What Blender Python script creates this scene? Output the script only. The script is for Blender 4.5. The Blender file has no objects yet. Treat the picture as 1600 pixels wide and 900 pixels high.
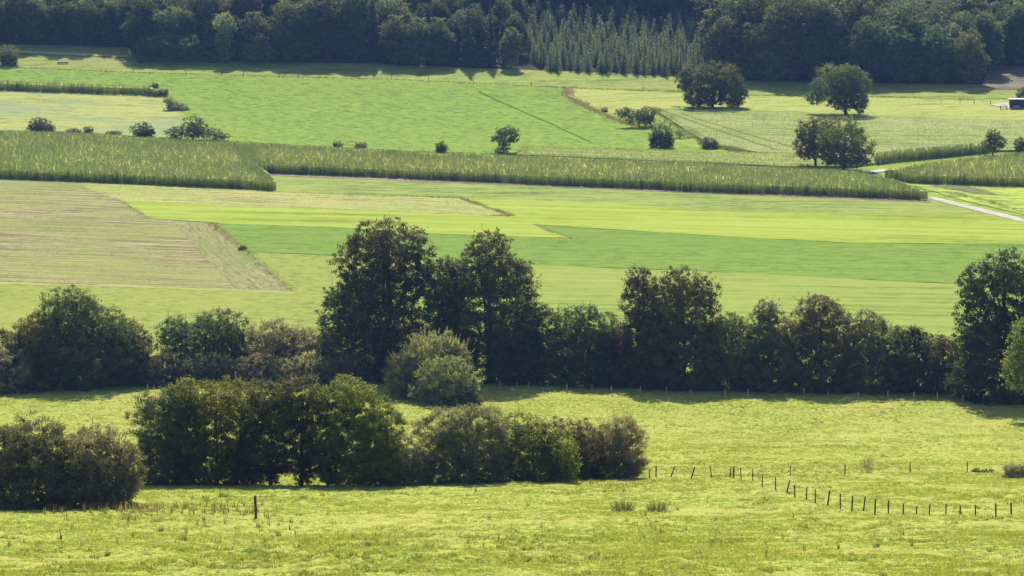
import bpy, bmesh, math, random
import numpy as np
from mathutils import Vector

random.seed(7)
RNG = np.random.default_rng(11)
sc = bpy.context.scene
COL = sc.collection
R = math.radians

# ------------------------------------------------------------------ camera model
F = 5333.0                       # focal length in photo pixels (1600 wide)
PITCH = math.atan(790 / F)
CZ = 90.0                        # camera height above the valley floor
cp, sp = math.cos(PITCH), math.sin(PITCH)

def ray(u, v):
    a, b = (u - 800) / F, (450 - v) / F
    return np.array([a, cp + b * sp, -sp + b * cp])

# ------------------------------------------------------------------ terrain profile (height depends on distance along the valley side)
_tab = [(900, 190), (850, 226), (800, 265), (760, 301), (745, 325), (720, 368), (700, 403), (680, 430), (660, 447),
        (620, 470), (600, 487), (560, 516), (500, 560), (450, 602), (400, 650), (350, 695), (300, 745),
        (250, 810), (200, 880), (170, 923), (150, 950), (110, 998)]
_py, _pz = [-300, 0, 100, 150], [CZ + 30, CZ - 4, CZ - 27, CZ - 37.2]
for v, Y in _tab:
    d = ray(800, v)
    _py.append(Y); _pz.append(CZ + Y * d[2] / d[1])
zb = _pz[-1]
for Y, up in ((1012, 1.4), (1030, 4.2), (1060, 10.5), (1100, 19.5), (1200, 40), (1350, 66), (1550, 92), (2000, 110), (3000, 125)):
    _py.append(Y); _pz.append(zb + up)
ROW = 4.0
ROWY = np.arange(-200, 2600 + .1, ROW)
_z0 = np.interp(ROWY, _py, _pz)
_k = np.exp(-0.5 * (np.arange(-6, 7) / 2.2) ** 2); _k /= _k.sum()
ROWZ = np.convolve(np.pad(_z0, 6, mode='edge'), _k, mode='valid')
ROWZ[:8] = _z0[:8]

def tz(y):
    return np.interp(y, ROWY, ROWZ)

_YY = np.arange(150, 2000, 0.25)
_TZ = tz(_YY)
def at(u, v, h=0.0):
    """pixel of the photograph -> the point of the ground (raised by h) it shows"""
    d = ray(u, v)
    diff = CZ + _YY * (d[2] / d[1]) - (_TZ + h)
    i = int(np.argmax(diff < 0))
    if i == 0:
        Y = _YY[0] if diff[0] < 0 else 1100.0
    else:
        f = diff[i - 1] / (diff[i - 1] - diff[i])
        Y = _YY[i - 1] + .25 * f
    return Vector((Y * d[0] / d[1], Y, float(tz(Y))))

def vnoise(x, y, scale, seed):
    """smooth value noise, -1..1"""
    r = np.random.default_rng(seed).random((512, 512))
    X, Y_ = x / scale + 1000, y / scale + 1000
    xi, yi = np.floor(X).astype(int), np.floor(Y_).astype(int)
    fx, fy = X - xi, Y_ - yi
    fx, fy = fx * fx * (3 - 2 * fx), fy * fy * (3 - 2 * fy)
    a, b = r[xi % 512, yi % 512], r[(xi + 1) % 512, yi % 512]
    c, d = r[xi % 512, (yi + 1) % 512], r[(xi + 1) % 512, (yi + 1) % 512]
    return ((a * (1 - fx) + b * fx) * (1 - fy) + (c * (1 - fx) + d * fx) * fy) * 2 - 1

# ------------------------------------------------------------------ object helpers
def tag(o, label=None, cat=None, group=None, kind=None):
    if label: o['label'] = label
    if cat: o['category'] = cat
    if group: o['group'] = group
    if kind: o['kind'] = kind
    return o

def empty(name, loc, label=None, cat=None, group=None):
    o = bpy.data.objects.new(name, None); COL.objects.link(o)
    o.location = loc; o.empty_display_size = .5
    return tag(o, label, cat, group)

def np_mesh(name, co, faces, mats, tint=None, midx=None, smooth=False):
    """co (n,3); faces (m,3) or (m,4)"""
    co = np.ascontiguousarray(co, dtype=np.float32)
    faces = np.ascontiguousarray(faces, dtype=np.int32)
    me = bpy.data.meshes.new(name)
    m, k = faces.shape
    me.vertices.add(len(co)); me.vertices.foreach_set('co', co.ravel())
    me.loops.add(m * k); me.loops.foreach_set('vertex_index', faces.ravel())
    me.polygons.add(m); me.polygons.foreach_set('loop_start', np.arange(0, m * k, k, dtype=np.int32))
    if midx is not None: me.polygons.foreach_set('material_index', np.ascontiguousarray(midx, dtype=np.int32))
    if smooth: me.polygons.foreach_set('use_smooth', np.ones(m, dtype=bool))
    for q in mats: me.materials.append(q)
    if tint is not None:
        a = me.attributes.new('tint', 'FLOAT', 'FACE'); a.data.foreach_set('value', np.ascontiguousarray(tint, dtype=np.float32))
    me.update(calc_edges=True)
    return me

def link(name, me, parent=None, loc=(0, 0, 0)):
    o = bpy.data.objects.new(name, me); COL.objects.link(o); o.location = loc
    if parent is not None: o.parent = parent
    return o

def tube_np(paths, sides=7):
    """paths: list of (points, radii) -> co, quads"""
    cos, fs, n0 = [], [], 0
    for pts, rad in paths:
        pts = np.array(pts, float); n = len(pts)
        t = np.gradient(pts, axis=0); t /= np.linalg.norm(t, axis=1)[:, None] + 1e-9
        ref = np.array([0, 1, 0.]) if abs(t[0][1]) < .9 else np.array([1., 0, 0])
        a = np.cross(t, ref); a /= np.linalg.norm(a, axis=1)[:, None] + 1e-9
        b = np.cross(t, a)
        ang = np.arange(sides) * 2 * np.pi / sides
        rr = np.array(rad, float)[:, None, None]
        ring = pts[:, None, :] + rr * (np.cos(ang)[None, :, None] * a[:, None, :] + np.sin(ang)[None, :, None] * b[:, None, :])
        cos.append(ring.reshape(-1, 3))
        i = np.arange(n - 1)[:, None] * sides; j = np.arange(sides)[None, :]; j2 = (j + 1) % sides
        q = np.stack([i + j, i + j2, i + sides + j2, i + sides + j], -1).reshape(-1, 4) + n0
        fs.append(q)
        # caps as one centre vertex each, quads degenerate into fans of (a,b,c,c) are avoided: use top ring only
        n0 += n * sides
    return np.concatenate(cos), np.concatenate(fs)

# ------------------------------------------------------------------ materials
def nodes(m):
    m.use_nodes = True; nt = m.node_tree; nt.nodes.clear()
    return nt, nt.nodes.new('ShaderNodeOutputMaterial')

def ramp(nt, fac, stops):
    r = nt.nodes.new('ShaderNodeValToRGB'); nt.links.new(fac, r.inputs[0])
    e = r.color_ramp.elements
    while len(e) < len(stops): e.new(.5)
    for k, (p, c) in enumerate(stops): e[k].position = p; e[k].color = (*c, 1)
    return r.outputs[0]

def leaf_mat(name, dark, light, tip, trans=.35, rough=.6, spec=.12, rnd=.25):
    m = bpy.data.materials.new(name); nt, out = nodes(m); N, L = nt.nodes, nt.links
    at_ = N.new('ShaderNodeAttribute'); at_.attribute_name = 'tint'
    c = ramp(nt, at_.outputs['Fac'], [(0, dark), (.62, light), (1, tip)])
    oi = N.new('ShaderNodeObjectInfo')
    hsv = N.new('ShaderNodeHueSaturation')
    mr = N.new('ShaderNodeMapRange'); mr.inputs[3].default_value = 1 - rnd; mr.inputs[4].default_value = 1 + rnd
    L.new(oi.outputs['Random'], mr.inputs[0]); L.new(mr.outputs[0], hsv.inputs['Value'])
    mh = N.new('ShaderNodeMath'); mh.operation = 'MULTIPLY_ADD'
    ms = N.new('ShaderNodeMath'); ms.operation = 'MULTIPLY'; ms.inputs[1].default_value = 7.13
    mf = N.new('ShaderNodeMath'); mf.operation = 'FRACT'
    L.new(oi.outputs['Random'], ms.inputs[0]); L.new(ms.outputs[0], mf.inputs[0]); L.new(mf.outputs[0], mh.inputs[0])
    mh.inputs[1].default_value = .05 * rnd * 4; mh.inputs[2].default_value = .5 - .025 * rnd * 4
    L.new(mh.outputs[0], hsv.inputs['Hue'])
    L.new(c, hsv.inputs['Color'])
    p = N.new('ShaderNodeBsdfPrincipled'); p.inputs['Roughness'].default_value = rough
    p.inputs['Specular IOR Level'].default_value = spec
    L.new(hsv.outputs[0], p.inputs['Base Color'])
    t = N.new('ShaderNodeBsdfTranslucent')
    g = N.new('ShaderNodeMix'); g.data_type = 'RGBA'; g.blend_type = 'MULTIPLY'; g.inputs[0].default_value = 1
    L.new(hsv.outputs[0], g.inputs[6]); g.inputs[7].default_value = (1.3, 1.2, .55, 1)
    L.new(g.outputs[2], t.inputs['Color'])
    mx = N.new('ShaderNodeMixShader'); mx.inputs[0].default_value = trans
    L.new(p.outputs[0], mx.inputs[1]); L.new(t.outputs[0], mx.inputs[2]); L.new(mx.outputs[0], out.inputs[0])
    return m

def bark_mat(name, c1, c2):
    m = bpy.data.materials.new(name); nt, out = nodes(m); N, L = nt.nodes, nt.links
    tc = N.new('ShaderNodeTexCoord'); mp = N.new('ShaderNodeMapping'); mp.inputs['Scale'].default_value = (6, 6, 1.2)
    L.new(tc.outputs['Object'], mp.inputs[0])
    n = N.new('ShaderNodeTexNoise'); n.inputs['Scale'].default_value = 2; n.inputs['Detail'].default_value = 5
    L.new(mp.outputs[0], n.inputs[0])
    c = ramp(nt, n.outputs['Fac'], [(.3, c1), (.7, c2)])
    p = N.new('ShaderNodeBsdfPrincipled'); p.inputs['Roughness'].default_value = .9
    L.new(c, p.inputs['Base Color'])
    b = N.new('ShaderNodeBump'); b.inputs['Strength'].default_value = .6; b.inputs['Distance'].default_value = .03
    L.new(n.outputs['Fac'], b.inputs['Height']); L.new(b.outputs[0], p.inputs['Normal'])
    L.new(p.outputs[0], out.inputs[0])
    return m

def field_mat(name, c_lo, c_hi, c_patch=None, ang=0, stretch=12, fine=.8, patch_scale=.02, patch_pos=(.5, .65), streak=.55, bump=.3, trk=None, band=None):
    """sown field or turf: fine speckle, streaks along the working direction ang, broad patches of c_patch"""
    m = bpy.data.materials.new(name); nt, out = nodes(m); N, L = nt.nodes, nt.links
    tc = N.new('ShaderNodeTexCoord')
    def noise(scale, detail=4, sx=1, rough=.6, a=0):
        mp0 = N.new('ShaderNodeMapping'); mp0.inputs['Rotation'].default_value = (0, 0, -a)
        L.new(tc.outputs['Object'], mp0.inputs[0])
        mp = N.new('ShaderNodeMapping'); mp.inputs['Scale'].default_value = (1 / sx, 1, 0.3)
        L.new(mp0.outputs[0], mp.inputs[0])
        n = N.new('ShaderNodeTexNoise'); n.inputs['Scale'].default_value = scale
        n.inputs['Detail'].default_value = detail; n.inputs['Roughness'].default_value = rough
        L.new(mp.outputs[0], n.inputs[0]); return n.outputs['Fac']
    nf = noise(fine * .55, 8, 1, .8)
    ns = noise(fine * .9, 5, stretch, .7, ang)
    mx = N.new('ShaderNodeMix'); mx.data_type = 'FLOAT'; mx.inputs[0].default_value = streak
    L.new(nf, mx.inputs[2]); L.new(ns, mx.inputs[3])
    c_d = tuple(v * .55 for v in c_lo)
    c = ramp(nt, mx.outputs[0], [(.38, c_d), (.47, c_lo), (.535, c_hi)])
    if c_patch:
        npz = noise(patch_scale, 5, 1.6, .65, ang)
        f = ramp(nt, npz, [(patch_pos[0], (0, 0, 0)), (patch_pos[1], (1, 1, 1))])
        m2 = N.new('ShaderNodeMix'); m2.data_type = 'RGBA'
        L.new(f, m2.inputs[0]); L.new(c, m2.inputs[6]); m2.inputs[7].default_value = (*c_patch, 1)
        m3 = N.new('ShaderNodeMix'); m3.data_type = 'RGBA'; m3.inputs[0].default_value = .6
        L.new(c, m3.inputs[6]); L.new(m2.outputs[2], m3.inputs[7]); c = m3.outputs[2]
    if band:      # (spacing, strength, colour, angle): swathes left by machines
        mp0 = N.new('ShaderNodeMapping'); mp0.inputs['Rotation'].default_value = (0, 0, -band[3])
        L.new(tc.outputs['Object'], mp0.inputs[0])
        w = N.new('ShaderNodeTexWave'); w.bands_direction = 'Y'; w.inputs['Scale'].default_value = .314 / band[0]
        w.inputs['Distortion'].default_value = 1.2; w.inputs['Detail'].default_value = 3; w.inputs['Detail Scale'].default_value = .4
        L.new(mp0.outputs[0], w.inputs[0])
        f = ramp(nt, w.outputs['Fac'], [(.55, (0, 0, 0)), (.95, (band[1],) * 3)])
        m2 = N.new('ShaderNodeMix'); m2.data_type = 'RGBA'
        L.new(f, m2.inputs[0]); L.new(c, m2.inputs[6]); m2.inputs[7].default_value = (*band[2], 1); c = m2.outputs[2]
    p = N.new('ShaderNodeBsdfPrincipled'); p.inputs['Roughness'].default_value = 1
    p.inputs['Specular IOR Level'].default_value = .03
    L.new(c, p.inputs['Base Color'])
    b = N.new('ShaderNodeBump'); b.inputs['Strength'].default_value = bump; b.inputs['Distance'].default_value = .25
    L.new(mx.outputs[0], b.inputs['Height']); L.new(b.outputs[0], p.inputs['Normal'])
    L.new(p.outputs[0], out.inputs[0])
    return m

def plain_mat(name, c, rough=.7, metal=0, var=.15):
    m = bpy.data.materials.new(name); nt, out = nodes(m); N, L = nt.nodes, nt.links
    tc = N.new('ShaderNodeTexCoord')
    n = N.new('ShaderNodeTexNoise'); n.inputs['Scale'].default_value = 3; n.inputs['Detail'].default_value = 5
    L.new(tc.outputs['Object'], n.inputs[0])
    col = ramp(nt, n.outputs['Fac'], [(.3, tuple(x * (1 - var) for x in c)), (.7, tuple(min(1, x * (1 + var)) for x in c))])
    p = N.new('ShaderNodeBsdfPrincipled'); p.inputs['Roughness'].default_value = rough; p.inputs['Metallic'].default_value = metal
    L.new(col, p.inputs['Base Color']); L.new(p.outputs[0], out.inputs[0])
    return m

M_bark = bark_mat('bark', (.035, .028, .02), (.09, .075, .055))
M_post = bark_mat('weathered_wood', (.09, .07, .055), (.2, .16, .13))
M_postg = bark_mat('grey_wood', (.2, .19, .17), (.4, .38, .34))
M_dpost = bark_mat('dark_wood', (.03, .022, .018), (.08, .06, .05))
M_wire = plain_mat('wire', (.10, .095, .09), .8)

# ------------------------------------------------------------------ ground
def sheet(name, polypx, mat, off, hs=None, jitter=.35, kind='structure', label=None, seg=4.0):
    """polypx: outline in photo pixels -> sheet lying on the ground, cut at the terrain's rows"""
    pts = [at(*p) for p in polypx]
    return sheet_w(name, [(p.x, p.y) for p in pts], mat, off, jitter, kind, label, seg)

def dense_outline(pts, jitter, seg):
    out = []; rnd = random.Random(int(abs(pts[0][0] * 7 + pts[1][1] * 13)))
    n = len(pts)
    for i in range(n):
        a, b = Vector(pts[i]), Vector(pts[(i + 1) % n]); d = (b - a); k = max(1, int(d.length / seg))
        nrm = Vector((-d.y, d.x)).normalized() if d.length > 0 else Vector((0, 0))
        for j in range(k):
            p = a + d * (j / k)
            if j: p = p + nrm * rnd.uniform(-jitter, jitter)
            out.append((p.x, p.y))
    return out

def sheet_w(name, pts, mat, off, jitter=.35, kind='structure', label=None, seg=4.0, link_it=True):
    bm = bmesh.new()
    vs = [bm.verts.new((x, y, 0)) for x, y in dense_outline(pts, jitter, seg)]
    bm.faces.new(vs)
    y0, y1 = min(v.co.y for v in vs), max(v.co.y for v in vs)
    for y in ROWY:
        if y0 < y < y1:
            bmesh.ops.bisect_plane(bm, geom=bm.verts[:] + bm.edges[:] + bm.faces[:], dist=1e-5, plane_co=(0, float(y), 0), plane_no=(0, 1, 0))
    bmesh.ops.triangulate(bm, faces=bm.faces[:])
    for v in bm.verts: v.co.z = float(tz(v.co.y)) + off
    bmesh.ops.recalc_face_normals(bm, faces=bm.faces[:])
    me = bpy.data.meshes.new(name); bm.to_mesh(me); bm.free()
    if sum(p.normal.z for p in me.polygons) < 0: me.flip_normals()
    me.materials.append(mat)
    if not link_it: return me
    o = link(name, me)
    tag(o, label, None, None, kind)
    return o

def direc(p, q):
    a, b = at(*p), at(*q); return math.atan2(b.y - a.y, b.x - a.x)

GREEN = ((.10, .215, .035), (.165, .30, .055))
M_base = field_mat('valley_turf', (0.162, 0.225, 0.028), (0.228, 0.297, 0.042), (0.247, 0.288, 0.049), 0, 6, .5, .03)
xs = np.array([-1400, -700, -350, -150, 0, 150, 350, 700, 1400.])
gx, gy = np.meshgrid(xs, ROWY)
co = np.stack([gx.ravel(), gy.ravel(), np.repeat(ROWZ, len(xs))], 1)
nx = len(xs); i = np.arange(len(ROWY) - 1)[:, None] * nx + np.arange(nx - 1)[None, :]
fq = np.stack([i, i + 1, i + nx + 1, i + nx], -1).reshape(-1, 4)
tag(link('ground', np_mesh('ground', co, fq, [M_base])), 'green valley floor and hillside under the fields', None, None, 'structure')

# near pasture with real tussocks in its surface
def pasture_h(x, y):
    r = 0.075 * vnoise(x, y, .75, 3) + .06 * vnoise(x, y, .33, 4) + .05 * vnoise(x, y, 4.5, 5) + .12 * vnoise(x, y, 21, 6)
    t = np.clip(vnoise(x, y, 1.6, 8) - .35, 0, 1) * np.clip(vnoise(x, y, 9, 12) + .4, 0, 1.2)
    return r + .42 * t + .46
ys = [166.0]
while ys[-1] < 492: ys.append(ys[-1] + .2 + (ys[-1] - 190) * .0009)
ys = np.array(ys); nxp = 620
uu = np.linspace(-1, 1, nxp)
half = ys * .15 * 1.22 + 6
PX = uu[None, :] * half[:, None]; PY = np.repeat(ys[:, None], nxp, 1)
PZ = tz(PY) + pasture_h(PX, PY)
fade = np.clip((492 - PY) / 10, 0, 1)
PZ = tz(PY) + .03 + (PZ - tz(PY) - .03) * fade
i = np.arange(len(ys) - 1)[:, None] * nxp + np.arange(nxp - 1)[None, :]
fq = np.stack([i, i + 1, i + nxp + 1, i + nxp], -1).reshape(-1, 4)
M_past = field_mat('pasture_turf', (0.151, 0.198, 0.029), (0.359, 0.379, 0.067), (0.381, 0.342, 0.092), 0, 2.0, 4.0, .08, (.45, .65), .4, .5)
tag(link('pasture', np_mesh('pasture', np.stack([PX.ravel(), PY.ravel(), PZ.ravel()], 1), fq, [M_past], smooth=True)),
    'bumpy grazed pasture sloping down from the foreground to the hedgerow', None, None, 'structure')
def pz(x, y):
    x, y = np.asarray(x, float), np.asarray(y, float)
    return tz(y) + .03 + (pasture_h(x, y) - .03) * np.clip((492 - y) / 10, 0, 1)
def atp(u, v):
    p = at(u, v)
    for _ in range(3):
        h = float(pz(p.x, p.y)) - float(tz(p.y)); p = at(u, v, h)
    return Vector((p.x, p.y, float(pz(p.x, p.y))))

# ------------------------------------------------------------------ fields, far to near
d_mid = direc((0, 283), (430, 300)); d_y = direc((500, 327), (1300, 345)); d_low = direc((0, 442), (455, 458))
d_far = direc((100, 160), (250, 165)); d_r = direc((1400, 285), (1600, 292))
M_far = field_mat('far_meadow', (0.164, 0.218, 0.041), (0.250, 0.285, 0.064), (0.267, 0.256, 0.083), 0, 5, .4, .03, bump=.2)
M_g1 = field_mat('green_ley', (0.130, 0.209, 0.026), (0.187, 0.267, 0.040), (0.216, 0.276, 0.041), direc((620, 135), (930, 222)), 6, .7, .02, (.5, .7), .22, .25)
M_y1 = field_mat('yellow_ley', (0.246, 0.270, 0.073), (0.313, 0.327, 0.089), (0.178, 0.234, 0.131), d_far, 10, .4, .035, (.5, .58), .5, .2)
M_g2 = field_mat('bright_ley', (0.136, 0.198, 0.039), (0.238, 0.278, 0.060), (0.275, 0.293, 0.066), d_y, 8, .5, .03, (.45, .65), .6, .3)
M_yel = field_mat('mown_ley', (0.229, 0.281, 0.031), (0.293, 0.333, 0.056), (0.275, 0.330, 0.044), d_y, 25, .3, .02, (.5, .7), .7, .25, band=(9, .38, (.23, .33, .03), d_y))
M_g3 = field_mat('deep_green_ley', (0.119, 0.196, 0.022), (0.161, 0.235, 0.033), (0.147, 0.211, 0.029), d_y, 10, .5, .02, (.5, .7), .4, .2, band=(6, .25, (.10, .20, .03), d_y))
M_g4 = field_mat('light_green_ley', (0.179, 0.221, 0.037), (0.237, 0.260, 0.054), (0.257, 0.269, 0.050), direc((150, 470), (330, 520)), 6, .7, .02, (.45, .7), .25, .25)
M_g4b = field_mat('olive_ley', (0.184, 0.238, 0.037), (0.235, 0.272, 0.053), (0.249, 0.284, 0.049), d_y, 16, .4, .02, (.45, .7), .6, .25, band=(6, .25, (.17, .22, .045), d_y))
M_stub = field_mat('stubble', (0.165, 0.136, 0.060), (0.314, 0.281, 0.120), (0.204, 0.249, 0.048), d_low, 16, .7, .03, (.42, .58), .72, .5, band=(3.2, .4, (.17, .15, .08), d_low))
M_stub2 = field_mat('headland_stubble', (0.201, 0.189, 0.076), (0.258, 0.249, 0.103), (0.152, 0.212, 0.038), direc((350, 355), (455, 452)), 10, 1.5, .05, (.46, .6), .6, .6, band=(2.6, .2, (.17, .14, .08), direc((350, 355), (455, 452))))
M_stub3 = field_mat('straw_strip', (0.253, 0.246, 0.081), (0.347, 0.329, 0.116), (0.234, 0.301, 0.055), d_mid, 12, .6, .05, (.45, .6), .6, .4)
M_soil = field_mat('bare_soil', (.17, .12, .085), (.29, .215, .15), None, 0, 8, .8)
M_fallow = field_mat('fallow', (.13, .115, .075), (.2, .17, .11), (.15, .17, .07), 0, 5, .6, .05)
M_track = field_mat('gravel', (.34, .31, .25), (.46, .43, .36), None, 0, 4, 1.5, bump=.3)

O = [0.012]
_fl = [(u, v - (2 if v > 100 else 1)) for u, v in ((-260, 66), (-60, 68), (0, 71), (120, 73), (200, 76), (215, 90), (430, 99), (560, 101), (700, 107), (830, 111), (1000, 117), (1120, 127), (1300, 131), (1500, 134), (1535, 134), (1548, 106), (1700, 106), (1860, 104))]
_fw = [(lambda p: (p.x, p.y))(at(*q)) for q in _fl]
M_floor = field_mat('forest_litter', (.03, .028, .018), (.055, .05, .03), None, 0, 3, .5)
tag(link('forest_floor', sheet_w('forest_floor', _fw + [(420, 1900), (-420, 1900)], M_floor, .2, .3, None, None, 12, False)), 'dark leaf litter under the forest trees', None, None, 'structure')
FIELDS = []
def fld(px, mat, label, name='field', jitter=.35):
    O[0] += .008
    FIELDS.append((px, mat, label, name))
    return sheet(name, px, mat, O[0], jitter=jitter, label=label)
fld([(-60, 101), (0, 104), (200, 112), (400, 118), (620, 124), (885, 137), (1060, 143), (1200, 150), (1400, 152), (1700, 158), (1700, 100), (1200, 100), (600, 90), (0, 60), (-60, 60)], M_far, 'pale green meadow strip along the foot of the forest', 'meadow')
fld([(1150, 150), (1700, 158), (1700, 190), (1480, 185), (1130, 170), (1060, 168), (940, 178), (893, 155), (886, 138), (1060, 145)], field_mat('yellow_pasture', (.22, .26, .055), (.31, .345, .08), (.34, .34, .09), 0, 6, .4, .04, (.4, .6)), 'yellow green meadow around the two round field trees', 'meadow')
fld([(-60, 102), (0, 105), (200, 113.5), (400, 119.5), (620, 125), (885, 137.5), (893, 155), (940, 180), (1010, 205), (1070, 225), (1120, 240), (1100, 252), (700, 252), (330, 245), (365, 215), (295, 185), (265, 150), (245, 135), (-60, 133)], M_g1, 'large bright green field between the forest meadow and the maize')
fld([(-60, 138), (0, 141), (250, 148), (268, 165), (288, 186), (262, 222), (-60, 212)], M_y1, 'yellow field behind the maize at the left edge')
fld([(-60, 278), (0, 281), (430, 298), (720, 308), (800, 337), (540, 329), (190, 314), (235, 342), (332, 349), (388, 394), (458, 458), (0, 442.5), (-60, 441)], M_stub, 'brown striped stubble field at the left')
fld([(262, 344), (332, 349), (346, 358), (388, 394), (430, 428), (462, 458), (370, 455), (340, 420), (300, 380)], M_stub2, 'stubble headland with diagonal stubble rows')
fld([(120, 286), (430, 299), (720, 310), (798, 338), (540, 328.5), (192, 314.5), (150, 300)], M_stub3, 'thin straw coloured strip above the mown yellow field')
fld([(395, 268), (800, 280), (1460, 309), (1500, 322), (1600, 345), (1720, 372), (1720, 352), (1600, 345), (1400, 336), (1070, 329), (950, 320), (719, 310), (432, 301)], M_g2, 'bright green strip in front of the standing maize')
fld([(189, 314), (540, 328), (798, 338.5), (719, 309), (950, 318), (1070, 327), (1330, 333), (1560, 337), (1600, 343), (1720, 368), (1720, 392), (1600, 382), (1330, 380), (1070, 366), (911, 356), (834, 351), (894, 373), (665, 365), (540, 356), (340, 349), (235, 342)], M_yel, 'freshly mown yellow green field with faint swathe lines')
fld([(334, 349), (540, 356), (665, 365.5), (894, 373.5), (834, 351.5), (911, 356.5), (1070, 366.5), (1330, 380.5), (1600, 382.5), (1720, 392), (1720, 470), (1600, 452), (1495, 444), (1090, 424), (817, 414), (540, 400), (388, 394)], M_g3, 'deep green field below the mown yellow one')
fld([(-60, 441), (0, 443), (461, 458.5), (388, 394.5), (540, 401), (700, 409), (700, 600), (-60, 610)], M_g4, 'light green field left of the tall hedge trees')
fld([(700, 409), (817, 414.5), (1090, 424.5), (1495, 444.5), (1600, 452.5), (1720, 470), (1720, 610), (700, 600)], M_g4b, 'olive green field behind the hedgerow on the right')
fld([(1400, 286), (1720, 295), (1720, 380), (1600, 336), (1500, 312), (1440, 294)], field_mat('right_ley', (.21, .27, .05), (.33, .40, .06), (.17, .17, .07), d_r, 5, .5, .05, (.5, .6)), 'yellow green plot right of the farm track')
fld([(-20, 441.0), (0, 441.5), (240, 449), (461, 457), (462, 459), (240, 451.5), (0, 444), (-20, 443)], M_stub3, 'straw coloured margin under the stubble field', 'verge')
fld([(410, 271), (800, 285), (1100, 298), (1455, 313), (1455, 317), (1100, 303), (800, 290), (410, 274.5)], M_soil, 'bare brown soil strip along the foot of the maize', 'verge')
fld([(1525, 98), (1720, 98), (1720, 142), (1560, 140), (1532, 136)], M_fallow, 'brown fallow patch beside the forest edge', 'field')
fld([(1450, 308), (1462, 309), (1530, 325), (1600, 343), (1720, 374), (1720, 381), (1600, 348.5), (1525, 330), (1458, 313)], M_track, 'pale gravel farm track at the right edge', 'track', .1)
fld([(1344, 271), (1362, 267), (1380, 265), (1390, 268), (1378, 269), (1355, 273)], M_track, 'pale gravel patch of the farm track beside the maize corner', 'track', .1)
fld([(1545, 164), (1570, 161), (1640, 162), (1660, 171), (1580, 171)], M_track, 'light gravel yard around the small field shed', 'yard', .1)
fld([(-60, 80), (30, 80), (120, 84), (206, 88), (206, 90.5), (120, 87), (30, 83), (-60, 82)], field_mat('dry_track', (.36, .36, .15), (.46, .45, .2), None, 0, 6, .5), 'pale grassy track along the forest meadow', 'track', .1)
fld([(885, 137), (893, 137), (896, 153), (886, 153)], M_soil, 'dry bleached corner of the green field', 'verge', .2)
# worn wheel line across the large green field
def line_px(pts, wpx): return [(u, v) for u, v in pts] + [(u, v + wpx) for u, v in pts[::-1]]
fld(line_px([(748, 142), (800, 166), (860, 192), (925, 222)], 1.6), field_mat('wheeling', (.10, .18, .03), (.14, .24, .035), None, 0, 3, .5), 'dark tractor line across the green field', 'wheel_track', .1)
fld([(1455, 291), (1500, 290), (1540, 298), (1560, 306), (1520, 303)], field_mat('thin_turf', (.12, .12, .05), (.2, .21, .08), None, 0, 4, .8), 'bare brown patch in the plot by the farm track', 'bare_patch')

# ------------------------------------------------------------------ grass tufts (stuff)
def tufts(name, xy, hgt, spread, blades, mat, label, zf=pz, width=.035, lean=.45, tintv=None):
    n = len(xy); K = blades
    x = np.repeat(xy[:, 0], K); y = np.repeat(xy[:, 1], K); h = np.repeat(hgt, K) * RNG.uniform(.55, 1.15, n * K)
    sp_ = np.repeat(np.broadcast_to(spread, (n,)), K)
    bx = x + RNG.normal(0, 1, n * K) * sp_; by = y + RNG.normal(0, 1, n * K) * sp_
    bz = zf(bx, by) - .02
    a = RNG.uniform(0, 2 * np.pi, n * K); w = width * RNG.uniform(.6, 1.5, n * K)
    lx, ly = RNG.normal(0, lean, (2, n * K)) * h
    p0 = np.stack([bx - np.cos(a) * w, by - np.sin(a) * w, bz], 1); p1 = np.stack([bx + np.cos(a) * w, by + np.sin(a) * w, bz], 1)
    p2 = np.stack([bx + lx, by + ly, bz + h], 1)
    co = np.stack([p0, p1, p2], 1).reshape(-1, 3)
    t = np.repeat(RNG.uniform(0, 1, n) if tintv is None else tintv, K) * .7 + RNG.uniform(0, .3, n * K)
    o = link(name, np_mesh(name, co, np.arange(n * K * 3).reshape(-1, 3), [mat], t))
    return tag(o, label, None, None, 'stuff')

M_tuft = leaf_mat('grass_blades', (.18, .235, .045), (.31, .365, .075), (.45, .44, .15), .45, .5, .3, 0)
n = 520000
y = 168 + (490 - 168) * RNG.random(n) ** 1.25
x = RNG.uniform(-1, 1, n) * (y * .15 * 1.12 + 3)
den = np.clip(.45 + .9 * vnoise(x, y, 1.3, 21) + .6 * vnoise(x, y, 8, 22), .05, 1)
k = RNG.random(n) < den; x, y, den = x[k], y[k], den[k]
hh = (.05 + .10 * den) * RNG.uniform(.6, 1.4, len(x))
tufts('pasture_grass', np.stack([x, y], 1), hh, .14, 4, M_tuft, 'short tufty grass covering the grazed slope')

M_rank = leaf_mat('rank_grass', (.11, .155, .03), (.23, .28, .055), (.40, .40, .12), .35, .6, .1, 0)
n = 70000
y = 168 + (480 - 168) * RNG.random(n) ** 1.15
x = RNG.uniform(-1, 1, n) * (y * .15 * 1.12 + 3)
den = .5 * vnoise(x, y, .9, 61) + .5 * vnoise(x, y, 5, 62) + .35 * vnoise(x, y, 26, 63)
k = den > .38; x, y, den = x[k], y[k], den[k]
tufts('rank_grass', np.stack([x, y], 1), RNG.uniform(.12, .30, len(x)), .13, 8, M_rank, 'darker rank grass clumps scattered over the grazed slope')

# ------------------------------------------------------------------ foliage
def unit(v): return v / (np.linalg.norm(v, axis=1)[:, None] + 1e-9)

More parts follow.
